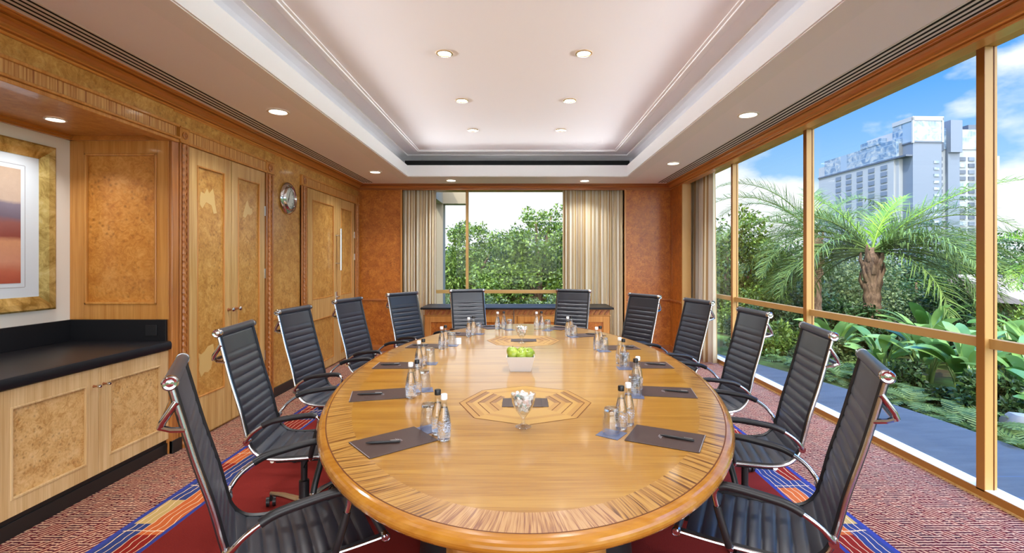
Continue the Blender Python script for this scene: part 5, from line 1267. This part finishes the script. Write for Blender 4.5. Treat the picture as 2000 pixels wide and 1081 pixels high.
def stone(x, y, sx_, sy_, sz, lb, seed):
    r_ = random.Random(seed); m_ = MB(); m_.lathe([(.001, 0), (.8, .0), (1, .3), (.95, .7), (.6, 1), (.001, 1.05)], n=10, cap=False, mod=lambda th, h: 1+.12*math.sin(3*th+seed)+.07*math.cos(5*th))
    m_.v = [(v[0]*sx_, v[1]*sy_, v[2]*sz) for v in m_.v]; o = m_.build('garden_stone', M['garden_stone'], None, smooth=True, loc=(x, y, -.22), rot=(0, 0, seed)); tag(o, lb, 'stone', 'pale stones in the bed')
stone(4.55, 4.75, .18, .1, .2, 'long pale stone lying behind the ferns', 1); stone(4.75, 4.55, .16, .12, .24, 'rounder pale stone beside the fern clump', 2); stone(4.75, 7.75, .2, .14, .2, 'pale stone behind the second chair', 3)
# small garden house seen through the last pane
gh = empty('garden_house', (0, 0, 0), 0, 'low pale garden house with tiled roof beyond the last narrow pane', 'house')
m_ = MB(); m_.box(16.6, 24, 15.5, 20, -1.2, .15); m_.build('wall', M['limestone'], gh)
m_ = MB(); m_.prism([(15.0, .1), (20.6, .1), (17.8, 1.0)], 0, 16.0, 24.5); m_.build('roof', M['tile_roof'], gh)
m_ = MB(); m_.box(17.3, 18.2, 15.44, 15.5, -1.1, -.1); m_.build('shutter', M['tower_wall'], gh)

# hotel tower
tw = empty('hotel_tower', (191, 235, 0), math.radians(2), 'tall pale blue glass hotel tower standing beyond the garden palms', 'building')
def tpart(nm_, m, *bxs, par=None):
    m_ = MB()
    for b in bxs: m_.box(*b)
    return m_.build(nm_, m, par or tw)
tpart('main_block', M['tower_wall'], (0, 44, 6, 30, 0, 68), (-2, 0, 6, 60, 0, 61))
tpart('side_wing', M['tower_wall'], (-3.0, -1.0, 8, 66, 0, 60))
tpart('glazed_corner', M['tower_wall_b'], (0, 14.5, 0, 12, 0, 60))
tpart('crown_glazing', M['tower_glass'], (-.3, 14.8, -.3, 12, 60.5, 70.5))
tpart('corner_frame', M['tower_wall'], (-.6, 15.1, -.6, 12, 70.5, 72.6), (14.2, 15.1, -.6, 0, 60, 72), (-.6, .2, -.6, .2, 59.6, 72))
tpart('side_glazing', M['tower_glass'], (-3.4, 0, 6, 60, 54, 63), (-3.6, 0, 16, 30, 63, 66))
tpart('belt_course', M['tower_dark'], (-.4, 15, -.4, 12, 59.8, 60.5), (-3.6, -.2, 0, 66, 53.2, 54))
tpart('lift_tower', M['tower_wall_b'], (22, 28, 3, 12, 56, 72), (22, 28, 4.5, 12, 0, 56))
tpart('wing_glazing', M['tower_glass'], (15.2, 22, 5.5, 8, 58, 68.5), (28, 40, 5.5, 8, 58, 68), (16.2, 19, 5.4, 8, 0, 20))
tpart('roof_plant', M['tower_dark'], (34, 40, 6, 12, 62, 70.5), (18, 20.5, 5.2, 8, 57, 67))
tpart('white_pier', M['tower_wall'], (39, 46, 2, 12, 0, 54))
win_m = MB()
def twin(x0, x1, z0_, z1_, y0_=5.5, m='tower_dark'):
    m_ = MB(); m_.box(x0, x1, y0_, y0_+.6, z0_, z1_); m_.build('window', M[m], tw)
for k in range(14):
    z_ = 10+k*3.25
    twin(17.8, 20.2, z_, z_+1.9)
    twin(28.8, 32.2, z_, z_+1.9, m='tower_dark' if k % 3 else 'tower_glass'); twin(33.8, 36.8, z_, z_+1.9, m='tower_wall_b' if k % 2 else 'tower_dark')
    if k < 12: twin(10.5, 13, z_+4, z_+5.2, -.3, 'tower_glass')
for k in range(9):
    for j in range(5):
        y_ = 12+j*8.5
        m_ = MB(); m_.box(-3.4, -2.9, y_, y_+4.2, 22+k*3.4, 24.2+k*3.4); m_.build('window', M['tower_wall_b'], tw)
